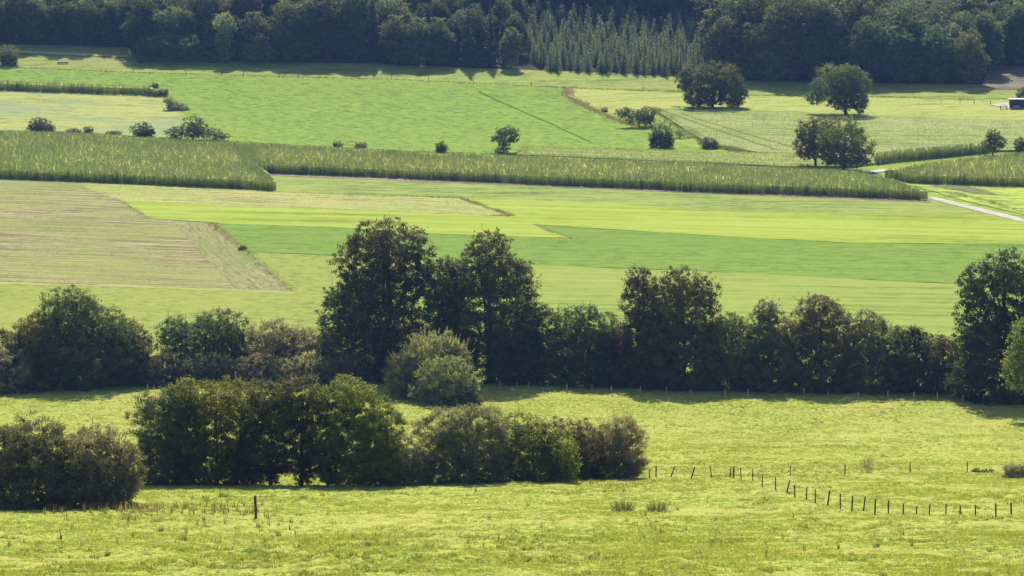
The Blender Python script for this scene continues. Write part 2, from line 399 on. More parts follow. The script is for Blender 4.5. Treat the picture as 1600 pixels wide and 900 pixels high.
def leaves(pos, nrm, size, tint, aspect=.6, axis=None, rnd=.62):
    n = len(pos)
    nn = unit(nrm + RNG.normal(0, rnd, (n, 3)))
    r = RNG.normal(0, 1, (n, 3)) if axis is None else axis + RNG.normal(0, .25, (n, 3))
    if axis is not None: nn = RNG.normal(0, 1, (n, 3))
    a = unit(r - (np.sum(r * nn, 1) / (np.sum(nn * nn, 1) + 1e-9))[:, None] * nn) if axis is None else unit(r)
    b = unit(np.cross(nn, a))
    s = (size * RNG.uniform(.4, 1.5, n))[:, None]
    co = np.stack([pos - a * s * .5, pos + b * s * aspect * .5 + a * s * .08, pos + a * s * .5, pos - b * s * aspect * .5 + a * s * .08], 1).reshape(-1, 3)
    return co, tint

def crown_mesh(name, lobes, leaf, mat, lai=5.0, shoots=.0, shoot_len=1.0, clump=.16, aspect=.62, twig=0.0, floor=None, tip_top=.35, tint_bias=0.0, inner=.35, hole=0.0):
    """lobes: (centre xyz, radii xyz). Leaf clumps over the shells of the lobes, some inside, plus shoots standing out of the outline"""
    P, T = [], []
    zmax = max(c[2] + r[2] for c, r in lobes); zmin = min(c[2] - r[2] for c, r in lobes)
    LC = np.array([c for c, r in lobes]); LR = np.array([r for c, r in lobes])
    for li, (c, r) in enumerate(lobes):
        c, r = np.array(c, float), np.array(r, float)
        area = np.pi * r[0] * r[2] * 1.0
        nl = int(lai * 1.5 * area / (leaf * leaf * aspect * .5) * .55)
        rm = (r[0] * r[2]) ** .5
        cr = max(clump * rm, leaf * 1.3)
        nc = max(20, int(7.0 * (rm / cr) ** 2))
        dirs = unit(RNG.normal(0, 1, (nc, 3)))
        ph = RNG.uniform(0, 6.28, 6)
        bumpy = 1 + .10 * np.sin(3 * dirs[:, 0] * 2 + ph[0]) * np.sin(4 * dirs[:, 2] * 1.5 + ph[1]) + .07 * np.sin(7 * dirs[:, 1] + ph[2])
        rad = np.where(RNG.random(nc) < inner, RNG.uniform(.25, .8, nc), RNG.uniform(.82, 1.06, nc)) * bumpy
        cc = c + dirs * r * rad[:, None]
        # drop clumps deep inside another lobe
        keep = np.ones(nc, bool)
        for lj in range(len(lobes)):
            if lj == li: continue
            q = np.sum(((cc - LC[lj]) / LR[lj]) ** 2, 1); keep &= ~((q < .45) & (RNG.random(nc) < .7))
        if hole: keep &= RNG.random(nc) > hole
        cc, dirs2 = cc[keep], dirs[keep]
        if floor is not None: cc[:, 2] = np.maximum(cc[:, 2], floor + cr * .4)
        nc = len(cc)
        if nc == 0: continue
        per = max(3, int(nl / nc))
        lt = RNG.uniform(-.1, .1)
        csz = cr * RNG.uniform(.6, 1.35, nc)
        ct = RNG.uniform(0, 1, nc)
        off = RNG.normal(0, .44, (nc, per, 3)) * csz[:, None, None]; off[:, :, 2] *= .72
        pos = (cc[:, None, :] + off).reshape(-1, 3)
        nr = np.repeat(dirs2 * np.array([.7, .7, .7]) + np.array([0, 0, .55]), per, 0)
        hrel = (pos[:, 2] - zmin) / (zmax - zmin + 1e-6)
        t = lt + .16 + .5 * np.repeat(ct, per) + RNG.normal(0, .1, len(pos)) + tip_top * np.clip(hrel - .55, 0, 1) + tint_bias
        if twig > 0:
            kk = RNG.random(len(pos)) < twig
            ax = unit(pos - c + np.array([0, 0, rm * .6]))
            a1, t1 = leaves(pos[kk], nr[kk], leaf * 2.2, t[kk], aspect * .28, ax[kk])
            P.append(a1); T.append(t1); pos, nr, t = pos[~kk], nr[~kk], t[~kk]
        a1, t1 = leaves(pos, nr, leaf, t, aspect); P.append(a1); T.append(t1)
        # shoots
        ns = int(shoots * area * 1.2)
        if ns:
            dd = unit(RNG.normal(0, 1, (ns, 3))); dd[:, 2] = np.abs(dd[:, 2]) * .9 + .05; dd = unit(dd)
            st = c + dd * r * RNG.uniform(.85, 1.0, ns)[:, None]
            gr = unit(dd + np.array([0, 0, .9]) + RNG.normal(0, .25, (ns, 3)))
            ln = shoot_len * RNG.uniform(.3, 1.25, ns)
            m = max(5, int(shoot_len / leaf * 3.2))
            f = np.tile(np.linspace(0, 1, m), ns)
            pos = np.repeat(st, m, 0) + np.repeat(gr * ln[:, None], m, 0) * f[:, None] + RNG.normal(0, leaf * .45, (ns * m, 3)) * (1.15 - f)[:, None]
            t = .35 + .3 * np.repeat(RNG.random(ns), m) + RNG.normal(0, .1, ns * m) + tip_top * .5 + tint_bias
            a1, t1 = leaves(pos, np.repeat(gr, m, 0), leaf * .85, t, aspect, np.repeat(gr, m, 0)); P.append(a1); T.append(t1)
    co = np.concatenate(P); t = np.clip(np.concatenate(T), 0, 1)
    if floor is not None: co[:, 2] = np.maximum(co[:, 2], floor)
    return np_mesh(name, co, np.arange(len(co)).reshape(-1, 4), [mat], t)

def limbs(base, lobes, r0, trunk_top=None, nb=3):
    """trunk and limbs as one tapered skeleton; base at local origin"""
    base = np.array(base, float)
    zt = max(c[2] + r[2] * .3 for c, r in lobes)
    cx = np.mean([c[0] for c, r in lobes]); cy = np.mean([c[1] for c, r in lobes])
    h = (zt - base[2]); paths = []
    main = [base + np.array([0, 0, -.2])]
    for f in (.12, .3, .5, .72, 1):
        main.append(base + np.array([(cx - base[0]) * f + RNG.normal(0, .015 * h), (cy - base[1]) * f + RNG.normal(0, .015 * h), h * f]))
    main = np.array(main)
    paths.append((main, [r0 * 1.25, r0 * .95, r0 * .8, r0 * .6, r0 * .4, r0 * .12]))
    for c, r in lobes:
        for q in range(nb):
            f = RNG.uniform(.18, .6); s = main[0] + (main[-1] - main[0]) * f
            i = f * 5; k = int(i); s = main[k] * (1 - i + k) + main[min(k + 1, 5)] * (i - k)
            e = np.array(c) + RNG.normal(0, .35, 3) * np.array(r) * np.array([1, 1, .8])
            e[2] = max(e[2], s[2] + .1 * h)
            mid = (s + e) / 2 + np.array([0, 0, .06 * h]) * RNG.uniform(-.5, 1)
            rr = r0 * (.45 - .3 * f) * 1.1
            paths.append(([s, mid, e], [rr, rr * .6, rr * .2]))
    return tube_np(paths, 6)

def pxlobes(base, lob, depth=.85, jy=.25):
    """pixel ellipses at the base's distance -> local lobes"""
    out = []
    for l in lob:
        u, v, ru, rv = l[:4]
        dy = (l[4] if len(l) > 4 else RNG.uniform(-jy, jy)) * ru / F * base.y
        Y = base.y + dy; d = ray(u, v); k = Y / d[1]; s = Y / F
        out.append(((d[0] * k - base.x, dy, CZ + d[2] * k - base.z), (ru * s, max(ru, rv * .8) * s * depth, rv * s)))
    return out

def plant(name, label, cat, b, lob, mat, leaf, group=None, trunk=.2, lai=5, part='crown', near=True, nb=2, trunks=None, skirt=False, **kw):
    base = atp(*b) if b[1] > 640 else at(*b)
    if 590 < b[1] <= 640: base = Vector((base.x, base.y, float(pz(base.x, base.y))))
    if skirt:
        um = sum(l[0] * l[2] for l in lob) / sum(l[2] for l in lob); hh = b[1] - min(l[1] - l[3] for l in lob)
        ww = (max(l[0] + l[2] for l in lob) - min(l[0] - l[2] for l in lob)) * .5
        lob = list(lob) + [(um, b[1] - hh * .13, ww * .86, hh * .17, 0.0), (um, b[1] - hh * .3, ww * .8, hh * .24, .1)]
    lb = pxlobes(base, lob)
    root = empty(name, base, label, cat, group)
    link(part, crown_mesh(part, lb, leaf, mat, lai=lai, floor=-.05, **kw), root)
    if trunks:
        for (tu, lean) in trunks:
            d = ray(tu, b[1]); X = base.y * d[0] / d[1] - base.x
            tops = [l for l in lb]
            c, f = limbs((X, 0, 0), [min(lb, key=lambda l: abs(l[0][0] - X))], trunk, nb=nb + 1)
            link('trunk', np_mesh('trunk', c, f, [M_bark], smooth=True), root)
    elif trunk:
        c, f = limbs((0, 0, 0), lb, trunk, nb=nb)
        link('trunk', np_mesh('trunk', c, f, [M_bark], smooth=True), root)
    return root

L_dark = leaf_mat('leaf_dark_green', (0.045, 0.070, 0.016), (0.098, 0.133, 0.031), (0.179, 0.182, 0.047), 0.45)
L_mid = leaf_mat('leaf_mid_green', (0.057, 0.084, 0.018), (0.122, 0.154, 0.031), (0.260, 0.266, 0.057), 0.50)
L_brown = leaf_mat('leaf_bronze_green', (0.062, 0.071, 0.017), (0.131, 0.119, 0.030), (0.232, 0.140, 0.044), 0.45)
L_rust = leaf_mat('leaf_rusty', (0.065, 0.066, 0.025), (0.145, 0.125, 0.041), (0.263, 0.190, 0.077), 0.43)
L_grey = leaf_mat('leaf_grey_green', (0.086, 0.099, 0.044), (0.173, 0.184, 0.078), (0.316, 0.302, 0.147), 0.45)
L_scrub = leaf_mat('scrub_grey', (0.116, 0.118, 0.068), (0.251, 0.246, 0.137), (0.627, 0.570, 0.353), 0.40)
L_mauve = leaf_mat('leaf_mauve_grey', (0.076, 0.085, 0.043), (0.171, 0.189, 0.096), (0.340, 0.375, 0.204), 0.40)
L_willow = leaf_mat('leaf_willow', (0.150, 0.180, 0.088), (0.282, 0.324, 0.143), (0.450, 0.468, 0.221), 0.45)
L_light = leaf_mat('leaf_light_green', (0.099, 0.129, 0.028), (0.231, 0.256, 0.051), (0.445, 0.414, 0.089), 0.57)
L_bronze = leaf_mat('leaf_bronze', (0.056, 0.057, 0.021), (0.175, 0.163, 0.052), (0.338, 0.263, 0.086), 0.50)
L_yel = leaf_mat('leaf_yellowing', (0.114, 0.122, 0.030), (0.276, 0.269, 0.067), (0.520, 0.439, 0.120), 0.55)
L_bright = leaf_mat('leaf_bright', (.07, .12, .02), (.16, .22, .04), (.28, .32, .07), 0.60)

FR = dict(leaf=.17)
HF = 'front hedge of thorn bushes across the pasture'
def front(name, label, b, lob, mat, cat='bush', **kw):
    k = dict(leaf=.14, trunk=.09, lai=5.5, shoots=.5, shoot_len=.8, part='foliage', clump=.17, group=None, skirt='trunks' not in kw); k.update(kw)
    return plant(name, label, cat, b, lob, mat, **k)
front('thorn_bush', 'reddish grey thorn bush at the left edge of the foreground', (50, 793), [(55, 700, 58, 50), (5, 728, 55, 60), (80, 738, 60, 52), (40, 762, 75, 30), (-40, 735, 50, 55)], L_mauve, twig=.3)
front('thorn_bush', 'grey green bush with upright shoots, left of the gap in the front hedge', (150, 792), [(152, 712, 52, 50), (182, 735, 42, 48), (130, 752, 60, 40), (165, 765, 42, 27)], L_scrub, twig=.25, shoots=.9, shoot_len=1.1)
front('hawthorn', 'grey twiggy hawthorn at the left end of the long front hedge', (252, 758), [(248, 655, 46, 46), (262, 712, 48, 46), (285, 640, 35, 38), (270, 742, 40, 16)], L_mauve, twig=.4, shoots=.7, shoot_len=.9)
front('hedge_tree', 'hedge shrub with light green leaves on top, next to the grey hawthorn', (340, 758), [(305, 632, 52, 40), (362, 636, 55, 42), (330, 690, 72, 52), (345, 730, 60, 26)], L_light, tint_bias=-.22, tip_top=.7, trunk=.12)
front('hedge_tree', 'bronze topped hedge tree above the see-through gaps in the front hedge', (450, 758), [(425, 640, 50, 46), (472, 632, 48, 42), (440, 695, 64, 44), (395, 715, 38, 40), (425, 724, 26, 20), (475, 720, 34, 22), (505, 718, 26, 32), (427, 744, 13, 12), (474, 746, 17, 11), (395, 746, 22, 11)], L_bronze, tint_bias=-.1, tip_top=.4, lai=8, trunk=.17, trunks=[(422, 0), (470, 0)])
front('hedge_tree', 'rounded yellow green hedge tree right of the gaps in the front hedge', (560, 758), [(540, 632, 52, 42), (585, 668, 46, 48), (528, 690, 50, 46), (590, 715, 42, 40), (545, 732, 46, 26), (600, 738, 38, 20), (520, 745, 20, 12), (565, 748, 30, 9)], L_light, tint_bias=-.28, tip_top=.6, lai=8, trunk=.18, trunks=[(512, 0), (560, 0), (596, 0)])
front('bramble', 'low mauve bramble filling the dip in the front hedge', (640, 757), [(625, 712, 34, 36), (652, 728, 30, 28), (615, 738, 32, 20), (645, 745, 30, 12)], L_mauve, shoots=.3)
front('thorn_bush', 'wide grey brown thorn bush right of the dip in the front hedge', (712, 754), [(700, 686, 52, 50), (742, 682, 52, 48), (692, 730, 52, 26), (765, 712, 42, 42), (740, 738, 50, 18)], L_mauve, tint_bias=.0, twig=.3)
front('hedge_shrub', 'dark green shrub in the middle of the right part of the front hedge', (832, 752), [(815, 688, 46, 45), (862, 698, 36, 42), (830, 728, 56, 26)], L_mid, tip_top=.2)
front('hedge_shrub', 'shrub with rusty tips next to the willow end of the front hedge', (900, 750), [(898, 698, 40, 42), (908, 732, 44, 20), (880, 715, 34, 32)], L_rust, tip_top=.5, tint_bias=-.12)
front('grey_willow', 'silver grey willow shrub ending the front hedge on the right', (962, 748), [(968, 694, 40, 44), (945, 705, 36, 38), (975, 728, 34, 22), (940, 735, 34, 14)], L_scrub, twig=.5, shoots=1.2, shoot_len=1.0)
front('elder_sprig', 'small pale leafy elder growing out of the front of the hedge', (885, 754), [(884, 702, 20, 22), (892, 725, 16, 20)], L_bright, leaf=.2, lai=3.2, trunk=.05, shoots=.2)

def mid(name, label, b, lob, mat, cat='bush', **kw):
    k = dict(leaf=.225, trunk=.16, lai=5.5, shoots=.22, shoot_len=1.1, part='foliage' if cat == 'bush' else 'crown', clump=.16, skirt='sapling' not in name and 'maple' not in name and 'oak' not in name or 'red' in name); k.update(kw)
    return plant(name, label, cat, b, lob, mat, **k)
mid('thorn_bush', 'bronze bush sloping down on the left of the big round bush', (35, 613), [(30, 560, 48, 46), (62, 530, 42, 40), (10, 588, 42, 24), (75, 580, 45, 30), (-35, 570, 45, 42)], L_brown, twig=.2)
mid('round_tree', 'big round dark bush tree standing highest at the left of the middle hedgerow', (120, 610), [(108, 484, 48, 36), (130, 505, 58, 38), (105, 545, 72, 55), (160, 550, 55, 50)], L_dark, 'tree', trunk=.3, tip_top=.2)
mid('thorn_bush', 'brownish bush on the right shoulder of the big round bush', (208, 605), [(196, 530, 38, 36), (215, 560, 36, 40), (190, 582, 40, 22)], L_brown, twig=.2)
mid('thorn_bush', 'grey bush at the far left end of the middle hedgerow foot', (10, 618), [(12, 578, 38, 32), (-30, 570, 40, 36)], L_scrub, twig=.3)
mid('round_bush', 'dark rounded double bush between the big round bush and the grey scrub', (315, 598), [(275, 522, 32, 28), (345, 512, 44, 30), (318, 545, 66, 42), (360, 545, 32, 40)], L_dark, tip_top=.3)
mid('scrub_bush', 'light grey scrub bush just left of the tall hedgerow trees', (440, 598), [(425, 532, 40, 30), (465, 540, 42, 30), (420, 568, 55, 28), (490, 565, 36, 32)], L_scrub, twig=.35, shoots=.8)
for u, ru, lab in ((248, 46, 'low grey bramble below the gap beside the big round bush'), (320, 44, 'low mauve bramble under the dark double bush'), (392, 44, 'low silvery bramble left of the pale bramble heap'), (468, 46, 'pale bramble heap at the foot of the tall trees'), (535, 45, 'shaded bramble in front of the tallest tree')):
    mid('bramble', lab, (u, 606), [(u - 14, 580, ru * .7, 20), (u + 18, 576, ru * .7, 24), (u, 592, ru, 13)], L_mauve if u == 320 else L_scrub, twig=.35, trunk=.06, shoots=.6, shoot_len=.9, tint_bias=.05 if u in (392, 468) else -.1)
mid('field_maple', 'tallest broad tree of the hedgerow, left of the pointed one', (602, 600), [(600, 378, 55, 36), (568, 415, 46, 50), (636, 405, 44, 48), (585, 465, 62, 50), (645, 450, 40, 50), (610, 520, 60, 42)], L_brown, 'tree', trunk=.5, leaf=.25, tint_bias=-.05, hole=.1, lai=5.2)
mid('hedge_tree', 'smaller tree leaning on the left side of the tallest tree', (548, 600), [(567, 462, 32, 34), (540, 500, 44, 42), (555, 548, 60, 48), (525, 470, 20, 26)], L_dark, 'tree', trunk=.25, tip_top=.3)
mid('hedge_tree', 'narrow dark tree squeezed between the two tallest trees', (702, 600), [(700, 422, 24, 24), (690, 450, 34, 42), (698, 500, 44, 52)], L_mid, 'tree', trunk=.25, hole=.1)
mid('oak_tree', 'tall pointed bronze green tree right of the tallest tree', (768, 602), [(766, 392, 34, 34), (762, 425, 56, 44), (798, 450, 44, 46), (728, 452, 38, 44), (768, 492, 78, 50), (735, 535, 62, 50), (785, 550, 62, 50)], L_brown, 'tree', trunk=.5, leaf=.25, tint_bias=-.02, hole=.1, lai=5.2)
mid('flowering_bush', 'bush with yellowish top behind the grey willow bushes', (632, 600), [(632, 522, 40, 20), (608, 545, 28, 30), (650, 545, 42, 36), (620, 572, 40, 28)], L_yel, tip_top=.6, tint_bias=-.15)
mid('willow_bush', 'larger grey green willow bush in front of the tall trees', (672, 625), [(676, 560, 44, 42), (640, 585, 38, 36), (705, 565, 30, 36), (660, 604, 52, 22)], L_willow, twig=.45, shoots=1.1, shoot_len=1.3, leaf=.22)
mid('willow_bush', 'lower grey green willow bush nearest to the gap in the front hedge', (702, 634), [(698, 592, 42, 34), (722, 608, 26, 26), (680, 612, 40, 22)], L_willow, twig=.45, shoots=1.0, shoot_len=1.0, leaf=.22, tint_bias=-.08)
mid('bramble', 'pale bramble at the right foot of the willow bushes', (740, 637), [(738, 625, 16, 12), (722, 630, 22, 8)], L_scrub, twig=.3, trunk=.04)
HS = [
 ('hedge_shrub', 'green hedge shrub touching the right side of the pointed tree', (850, 603), [(836, 500, 30, 28), (862, 515, 38, 34), (846, 555, 50, 48), (810, 560, 36, 44)], L_mid),
 ('hedge_shrub', 'hedge shrub with glossy pale leaves left of the reddish tree pair', (918, 606), [(912, 498, 26, 22), (932, 520, 36, 32), (912, 565, 46, 44)], L_mid),
 ('hedge_shrub', 'short bronze shrub at the left foot of the reddish tree pair', (962, 607), [(958, 530, 24, 22), (964, 575, 34, 38)], L_brown),
 ('red_maple', 'reddish brown left tree of the tree pair in the middle of the hedgerow', (1003, 610), [(1000, 446, 26, 30), (1003, 485, 30, 38), (1014, 535, 42, 44), (1005, 578, 42, 36)], L_rust),
 ('hedge_tree', 'greener right tree of the tree pair in the middle of the hedgerow', (1068, 611), [(1062, 452, 32, 36), (1036, 485, 28, 46), (1098, 465, 23, 34), (1078, 500, 42, 44), (1068, 560, 54, 52)], L_brown),
 ('hedge_shrub', 'dark shrub in the dip right of the tree pair', (1142, 613), [(1142, 515, 32, 28), (1150, 560, 46, 50)], L_mid),
 ('hedge_shrub', 'light green feathery shrub standing above the hedgerow', (1200, 614), [(1198, 492, 24, 24), (1206, 525, 38, 36), (1202, 572, 46, 44)], L_grey),
 ('hedge_tree', 'round russet topped tree in the right half of the hedgerow', (1285, 615), [(1278, 486, 36, 26), (1292, 515, 46, 38), (1284, 568, 54, 50)], L_rust),
 ('hedge_shrub', 'feathery shrub right of the round russet tree', (1362, 616), [(1354, 512, 34, 26), (1368, 542, 44, 38), (1360, 582, 45, 36)], L_grey),
 ('hedge_shrub', 'lower green shrub beside the feathery one, sinking to the right', (1420, 617), [(1415, 532, 26, 22), (1424, 570, 36, 44)], L_mid),
 ('hedge_shrub', 'low clipped bronze shrub with light gaps beside the big right tree', (1468, 619), [(1462, 540, 32, 18), (1474, 560, 30, 22)], L_brown)]
for nm, lab, b, lob, mt in HS:
    lob = lob[:1] + [(q[0], q[1], q[2] * 1.15, q[3] * 1.05) for q in lob[1:]]; l0 = lob[-1]; lob = lob[:-1] + [(l0[0], l0[1], l0[2] * 1.22, l0[3])] + [(l0[0] + random.uniform(-25, 25), l0[1] - l0[3] * random.uniform(.5, .9), l0[2] * .6, l0[3] * .6)]
    tr = 'tree' in lab.split(' of ')[0] or nm in ('red_maple', 'hedge_tree')
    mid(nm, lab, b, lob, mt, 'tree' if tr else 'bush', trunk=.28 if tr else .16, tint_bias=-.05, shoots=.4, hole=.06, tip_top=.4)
mid('round_tree', 'big dark tree cut by the right edge of the photo', (1570, 630), [(1575, 424, 42, 36), (1530, 450, 34, 42), (1600, 470, 54, 56), (1535, 505, 44, 46), (1570, 560, 68, 62), (1640, 520, 60, 70), (1520, 590, 34, 36)], L_dark, 'tree', trunk=.5, leaf=.27, tip_top=.2, hole=.05, shoots=.08)
mid('field_maple', 'bright green bush in front of the big right tree', (1650, 655), [(1598, 570, 32, 44), (1622, 528, 42, 40), (1640, 590, 44, 36)], L_bright, leaf=.3, tip_top=.3, shoots=.1, tint_bias=.25, skirt=False)
mid('sapling', 'thin sapling with sunlit yellow leaves in the hedge gap', (1472, 621), [(1470, 592, 13, 22), (1476, 575, 10, 16)], L_bright, lai=2.2, trunk=.06, hole=.2)
mid('sapling', 'small sunlit leafy sprig at the foot of the hedgerow', (1420, 620), [(1418, 583, 15, 10), (1424, 592, 10, 8)], L_bright, lai=1.8, trunk=.04, hole=.2)

# field trees and bushes
def farp(name, label, b, lob, mat, cat='bush', **kw):
    k = dict(leaf=.36, trunk=.15, lai=5.5, shoots=.06, shoot_len=1.0, part='foliage' if cat == 'bush' else 'crown', clump=.2, skirt=cat == 'bush' and 'thicket' not in name); k.update(kw)
    return plant(name, label, cat, b, lob, mat, **k)
farp('walnut_tree', 'round green tree left of the other round tree in the far meadow', (1113, 168), [(1090, 128, 30, 28), (1125, 120, 28, 24), (1140, 140, 22, 26), (1100, 145, 30, 20), (1155, 145, 13, 16), (1070, 125, 14, 16), (1150, 158, 12, 10), (1085, 156, 16, 10), (1115, 157, 20, 7)], L_mid, 'tree', trunk=.45, tip_top=.35)
farp('walnut_tree', 'round green tree with a drooping left branch right of the other round tree', (1322, 180), [(1310, 122, 34, 24), (1335, 132, 26, 26), (1300, 140, 30, 22), (1328, 152, 26, 18), (1272, 153, 15, 10), (1345, 163, 11, 14), (1318, 163, 22, 11)], L_mid, 'tree', trunk=.45, tip_top=.35)
farp('chestnut_tree', 'left tree of the close pair beside the farm track', (1275, 263), [(1272, 205, 28, 24), (1262, 225, 23, 20), (1285, 215, 22, 30), (1262, 240, 14, 10)], L_brown, 'tree', trunk=.35, hole=.15)
farp('chestnut_tree', 'wider right tree of the close pair beside the farm track', (1317, 268), [(1315, 208, 36, 24), (1322, 232, 42, 26), (1300, 238, 22, 18), (1345, 240, 18, 18), (1322, 250, 34, 10)], L_mid, 'tree', trunk=.4, tip_top=.3)
farp('field_tree', 'small dark tree standing alone at the edge of the maize', (787, 239), [(793, 207, 19, 10), (776, 216, 11, 6), (801, 216, 10, 8), (788, 226, 10, 9), (783, 235, 10, 4)], L_dark, 'tree', trunk=.2, leaf=.3)
farp('round_bush', 'small dark round bush left of the lone small tree', (690, 238), [(690, 229, 10, 8)], L_dark, leaf=.25)
farp('round_bush', 'tiny grey bush at the rear of the maize, left of another tiny bush', (528, 229), [(528, 224, 8, 5)], L_scrub, leaf=.22, trunk=.05)
farp('round_bush', 'tiny flat bush at the rear of the maize, right of another tiny bush', (563, 231), [(563, 226, 12, 5)], L_scrub, leaf=.22, trunk=.05)
farp('round_bush', 'dense green bush below the long dark thicket', (1033, 231), [(1032, 212, 17, 15), (1042, 218, 12, 12), (1022, 218, 9, 10)], L_dark, leaf=.3)
farp('thicket', 'long dark thicket slanting along the green field', (1000, 199), [(975, 176, 14, 8), (992, 183, 16, 12), (1010, 180, 14, 14), (1015, 190, 10, 9)], L_grey, tint_bias=-.2)
farp('thicket', 'pale weedy scrub right of the long dark thicket', (1058, 215), [(1035, 195, 16, 9), (1060, 207, 18, 7), (1085, 217, 14, 6)], L_willow, leaf=.25, trunk=.05)
farp('round_bush', 'dark low bush at the lower end of the weedy scrub', (1107, 232), [(1105, 222, 12, 9), (1115, 226, 9, 6)], L_scrub, tint_bias=-.2)
farp('round_bush', 'grey bush in the yellow field near the left edge', (64, 205), [(62, 194, 18, 11), (78, 199, 8, 6), (50, 200, 9, 5)], L_grey, leaf=.3, tint_bias=-.1)
farp('round_bush', 'small round bush between two low ones at the yellow field', (138, 209), [(138, 203, 8, 6)], L_grey, leaf=.25, tint_bias=-.15, trunk=.06)
farp('round_bush', 'low flat bush right of the grey bush in the yellow field', (115, 208), [(115, 204, 13, 3.5)], L_grey, leaf=.25, tint_bias=-.15, trunk=.05)
farp('round_bush', 'flat weedy bush in the middle of the yellow field foot', (180, 210), [(180, 207, 13, 3)], L_rust, leaf=.25, trunk=.05)
farp('round_bush', 'grey bush standing left of the long field corner thicket', (223, 213), [(222, 202, 17, 11), (232, 207, 11, 6)], L_grey, tint_bias=-.2)
farp('thicket', 'dark thicket at the corner of the large green field', (300, 219), [(302, 198, 20, 17), (280, 207, 24, 10), (325, 208, 24, 9), (345, 213, 15, 5)], L_grey, tint_bias=-.25)
farp('bramble', 'brown bramble at the end of the far left maize', (250, 150), [(245, 145, 14, 5), (255, 143, 8, 5)], L_mauve, leaf=.25, trunk=.05)
farp('bramble', 'grey scrub strip running down to the field corner thicket', (275, 172), [(263, 157, 9, 6), (272, 165, 10, 7), (282, 173, 10, 7), (289, 181, 9, 6)], L_scrub, leaf=.25, trunk=.05)
farp('round_bush', 'small bush behind the end of the far left maize', (241, 137), [(241, 133, 7, 4)], L_dark, leaf=.25, trunk=.05)
farp('round_bush', 'twiggy round bush at the upper left edge', (14, 101), [(14, 84, 16, 13), (12, 92, 11, 8)], L_grey, leaf=.28, twig=.3, tint_bias=-.1)
farp('round_bush', 'tiny bush on the diagonal edge of the stubble', (379, 391), [(379, 388, 7, 4)], L_dark, leaf=.2, trunk=.04)
farp('young_oak', 'small dark tree between the maize and the right field', (1552, 243), [(1552, 214, 12, 12), (1550, 227, 17, 12), (1562, 222, 11, 9)], L_dark, 'tree', trunk=.2, leaf=.3)
farp('round_bush', 'purple grey bush at the right edge beside the small tree', (1594, 239), [(1594, 226, 10, 12), (1602, 228, 8, 9)], L_mauve, leaf=.28, twig=.3)
farp('round_bush', 'dark bush beside the field shed', (1597, 158), [(1600, 146, 13, 10)], L_dark)
farp('small_bush', 'small grey bush on the verge where the green field narrows', (943, 175), [(944, 171, 6, 4)], L_scrub, leaf=.2, trunk=.04)
farp('small_bush', 'single twiggy bush in the pasture above the bent fence', (1355, 741), [(1355, 728, 11, 12)], L_scrub, leaf=.1, trunk=.03, twig=.6, lai=2, shoots=4, shoot_len=.5, skirt=False)
farp('bramble', 'low dark bramble left of the grey heap at the right pasture edge', (1530, 739), [(1528, 735, 10, 4), (1545, 736, 9, 3)], L_dark, leaf=.12, trunk=.03, lai=4)
farp('bramble', 'grey bramble heap at the right pasture edge', (1590, 748), [(1585, 733, 18, 9), (1605, 736, 20, 12), (1590, 744, 24, 6)], L_scrub, leaf=.13, trunk=.04, twig=.3)
farp('broadleaf_tree', 'light green tree standing in front of the forest edge', (404, 101), [(404, 68, 16, 15), (395, 80, 17, 13), (415, 83, 14, 13)], L_light, 'tree', trunk=.25, tint_bias=-.1)
farp('silver_tree', 'pale silvery tree at the forest edge left of the light green tree', (352, 99), [(350, 36, 15, 16), (356, 48, 14, 12), (350, 65, 14, 18), (352, 82, 15, 12)], L_willow, 'tree', trunk=.25)
farp('thicket', 'broad dark shrub group at the forest edge below the silvery tree', (285, 98), [(235, 74, 22, 18), (265, 72, 25, 18), (300, 75, 28, 20), (335, 80, 22, 17), (225, 85, 18, 12)], L_mid, tint_bias=-.1)

# ------------------------------------------------------------------ forest
L_for = [leaf_mat('forest_leaf_green', (.035, .055, .018), (.11, .15, .045), (.26, .29, .09), .5, rnd=.35),
         leaf_mat('forest_leaf_olive', (.036, .056, .02), (.115, .15, .05), (.27, .30, .10), .5, rnd=.35),
         leaf_mat('spruce_needles', (.045, .075, .05), (.13, .18, .10), (.26, .31, .18), .4, rnd=.18),
         leaf_mat('dark_spruce_needles', (.02, .035, .022), (.035, .055, .03), (.06, .08, .04), .1, rnd=.15)]
def proto_broad(H, W, mat):
    lb = []
    nlob = random.randint(6, 8)
    for k in range(nlob):
        a = k / nlob * 6.28 + random.uniform(-.4, .4); hr = random.uniform(.42, .74)
        lb.append(((math.cos(a) * W * .24, math.sin(a) * W * .24, H * hr), (W * .27, W * .27, H * random.uniform(.13, .19))))
    lb.append(((0, 0, H * .82), (W * .28, W * .28, H * .17)))
    lb.append(((0, 0, H * .5), (W * .42, W * .42, H * .28)))
    lb.append(((random.uniform(-1, 1), 0, H * .25), (W * .36, W * .36, H * .2)))
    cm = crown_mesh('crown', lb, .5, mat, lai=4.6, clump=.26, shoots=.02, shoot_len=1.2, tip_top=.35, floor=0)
    c, f = limbs((0, 0, 0), lb, .3, nb=1)
    return cm, np_mesh('trunk', c, f, [M_bark], smooth=True)
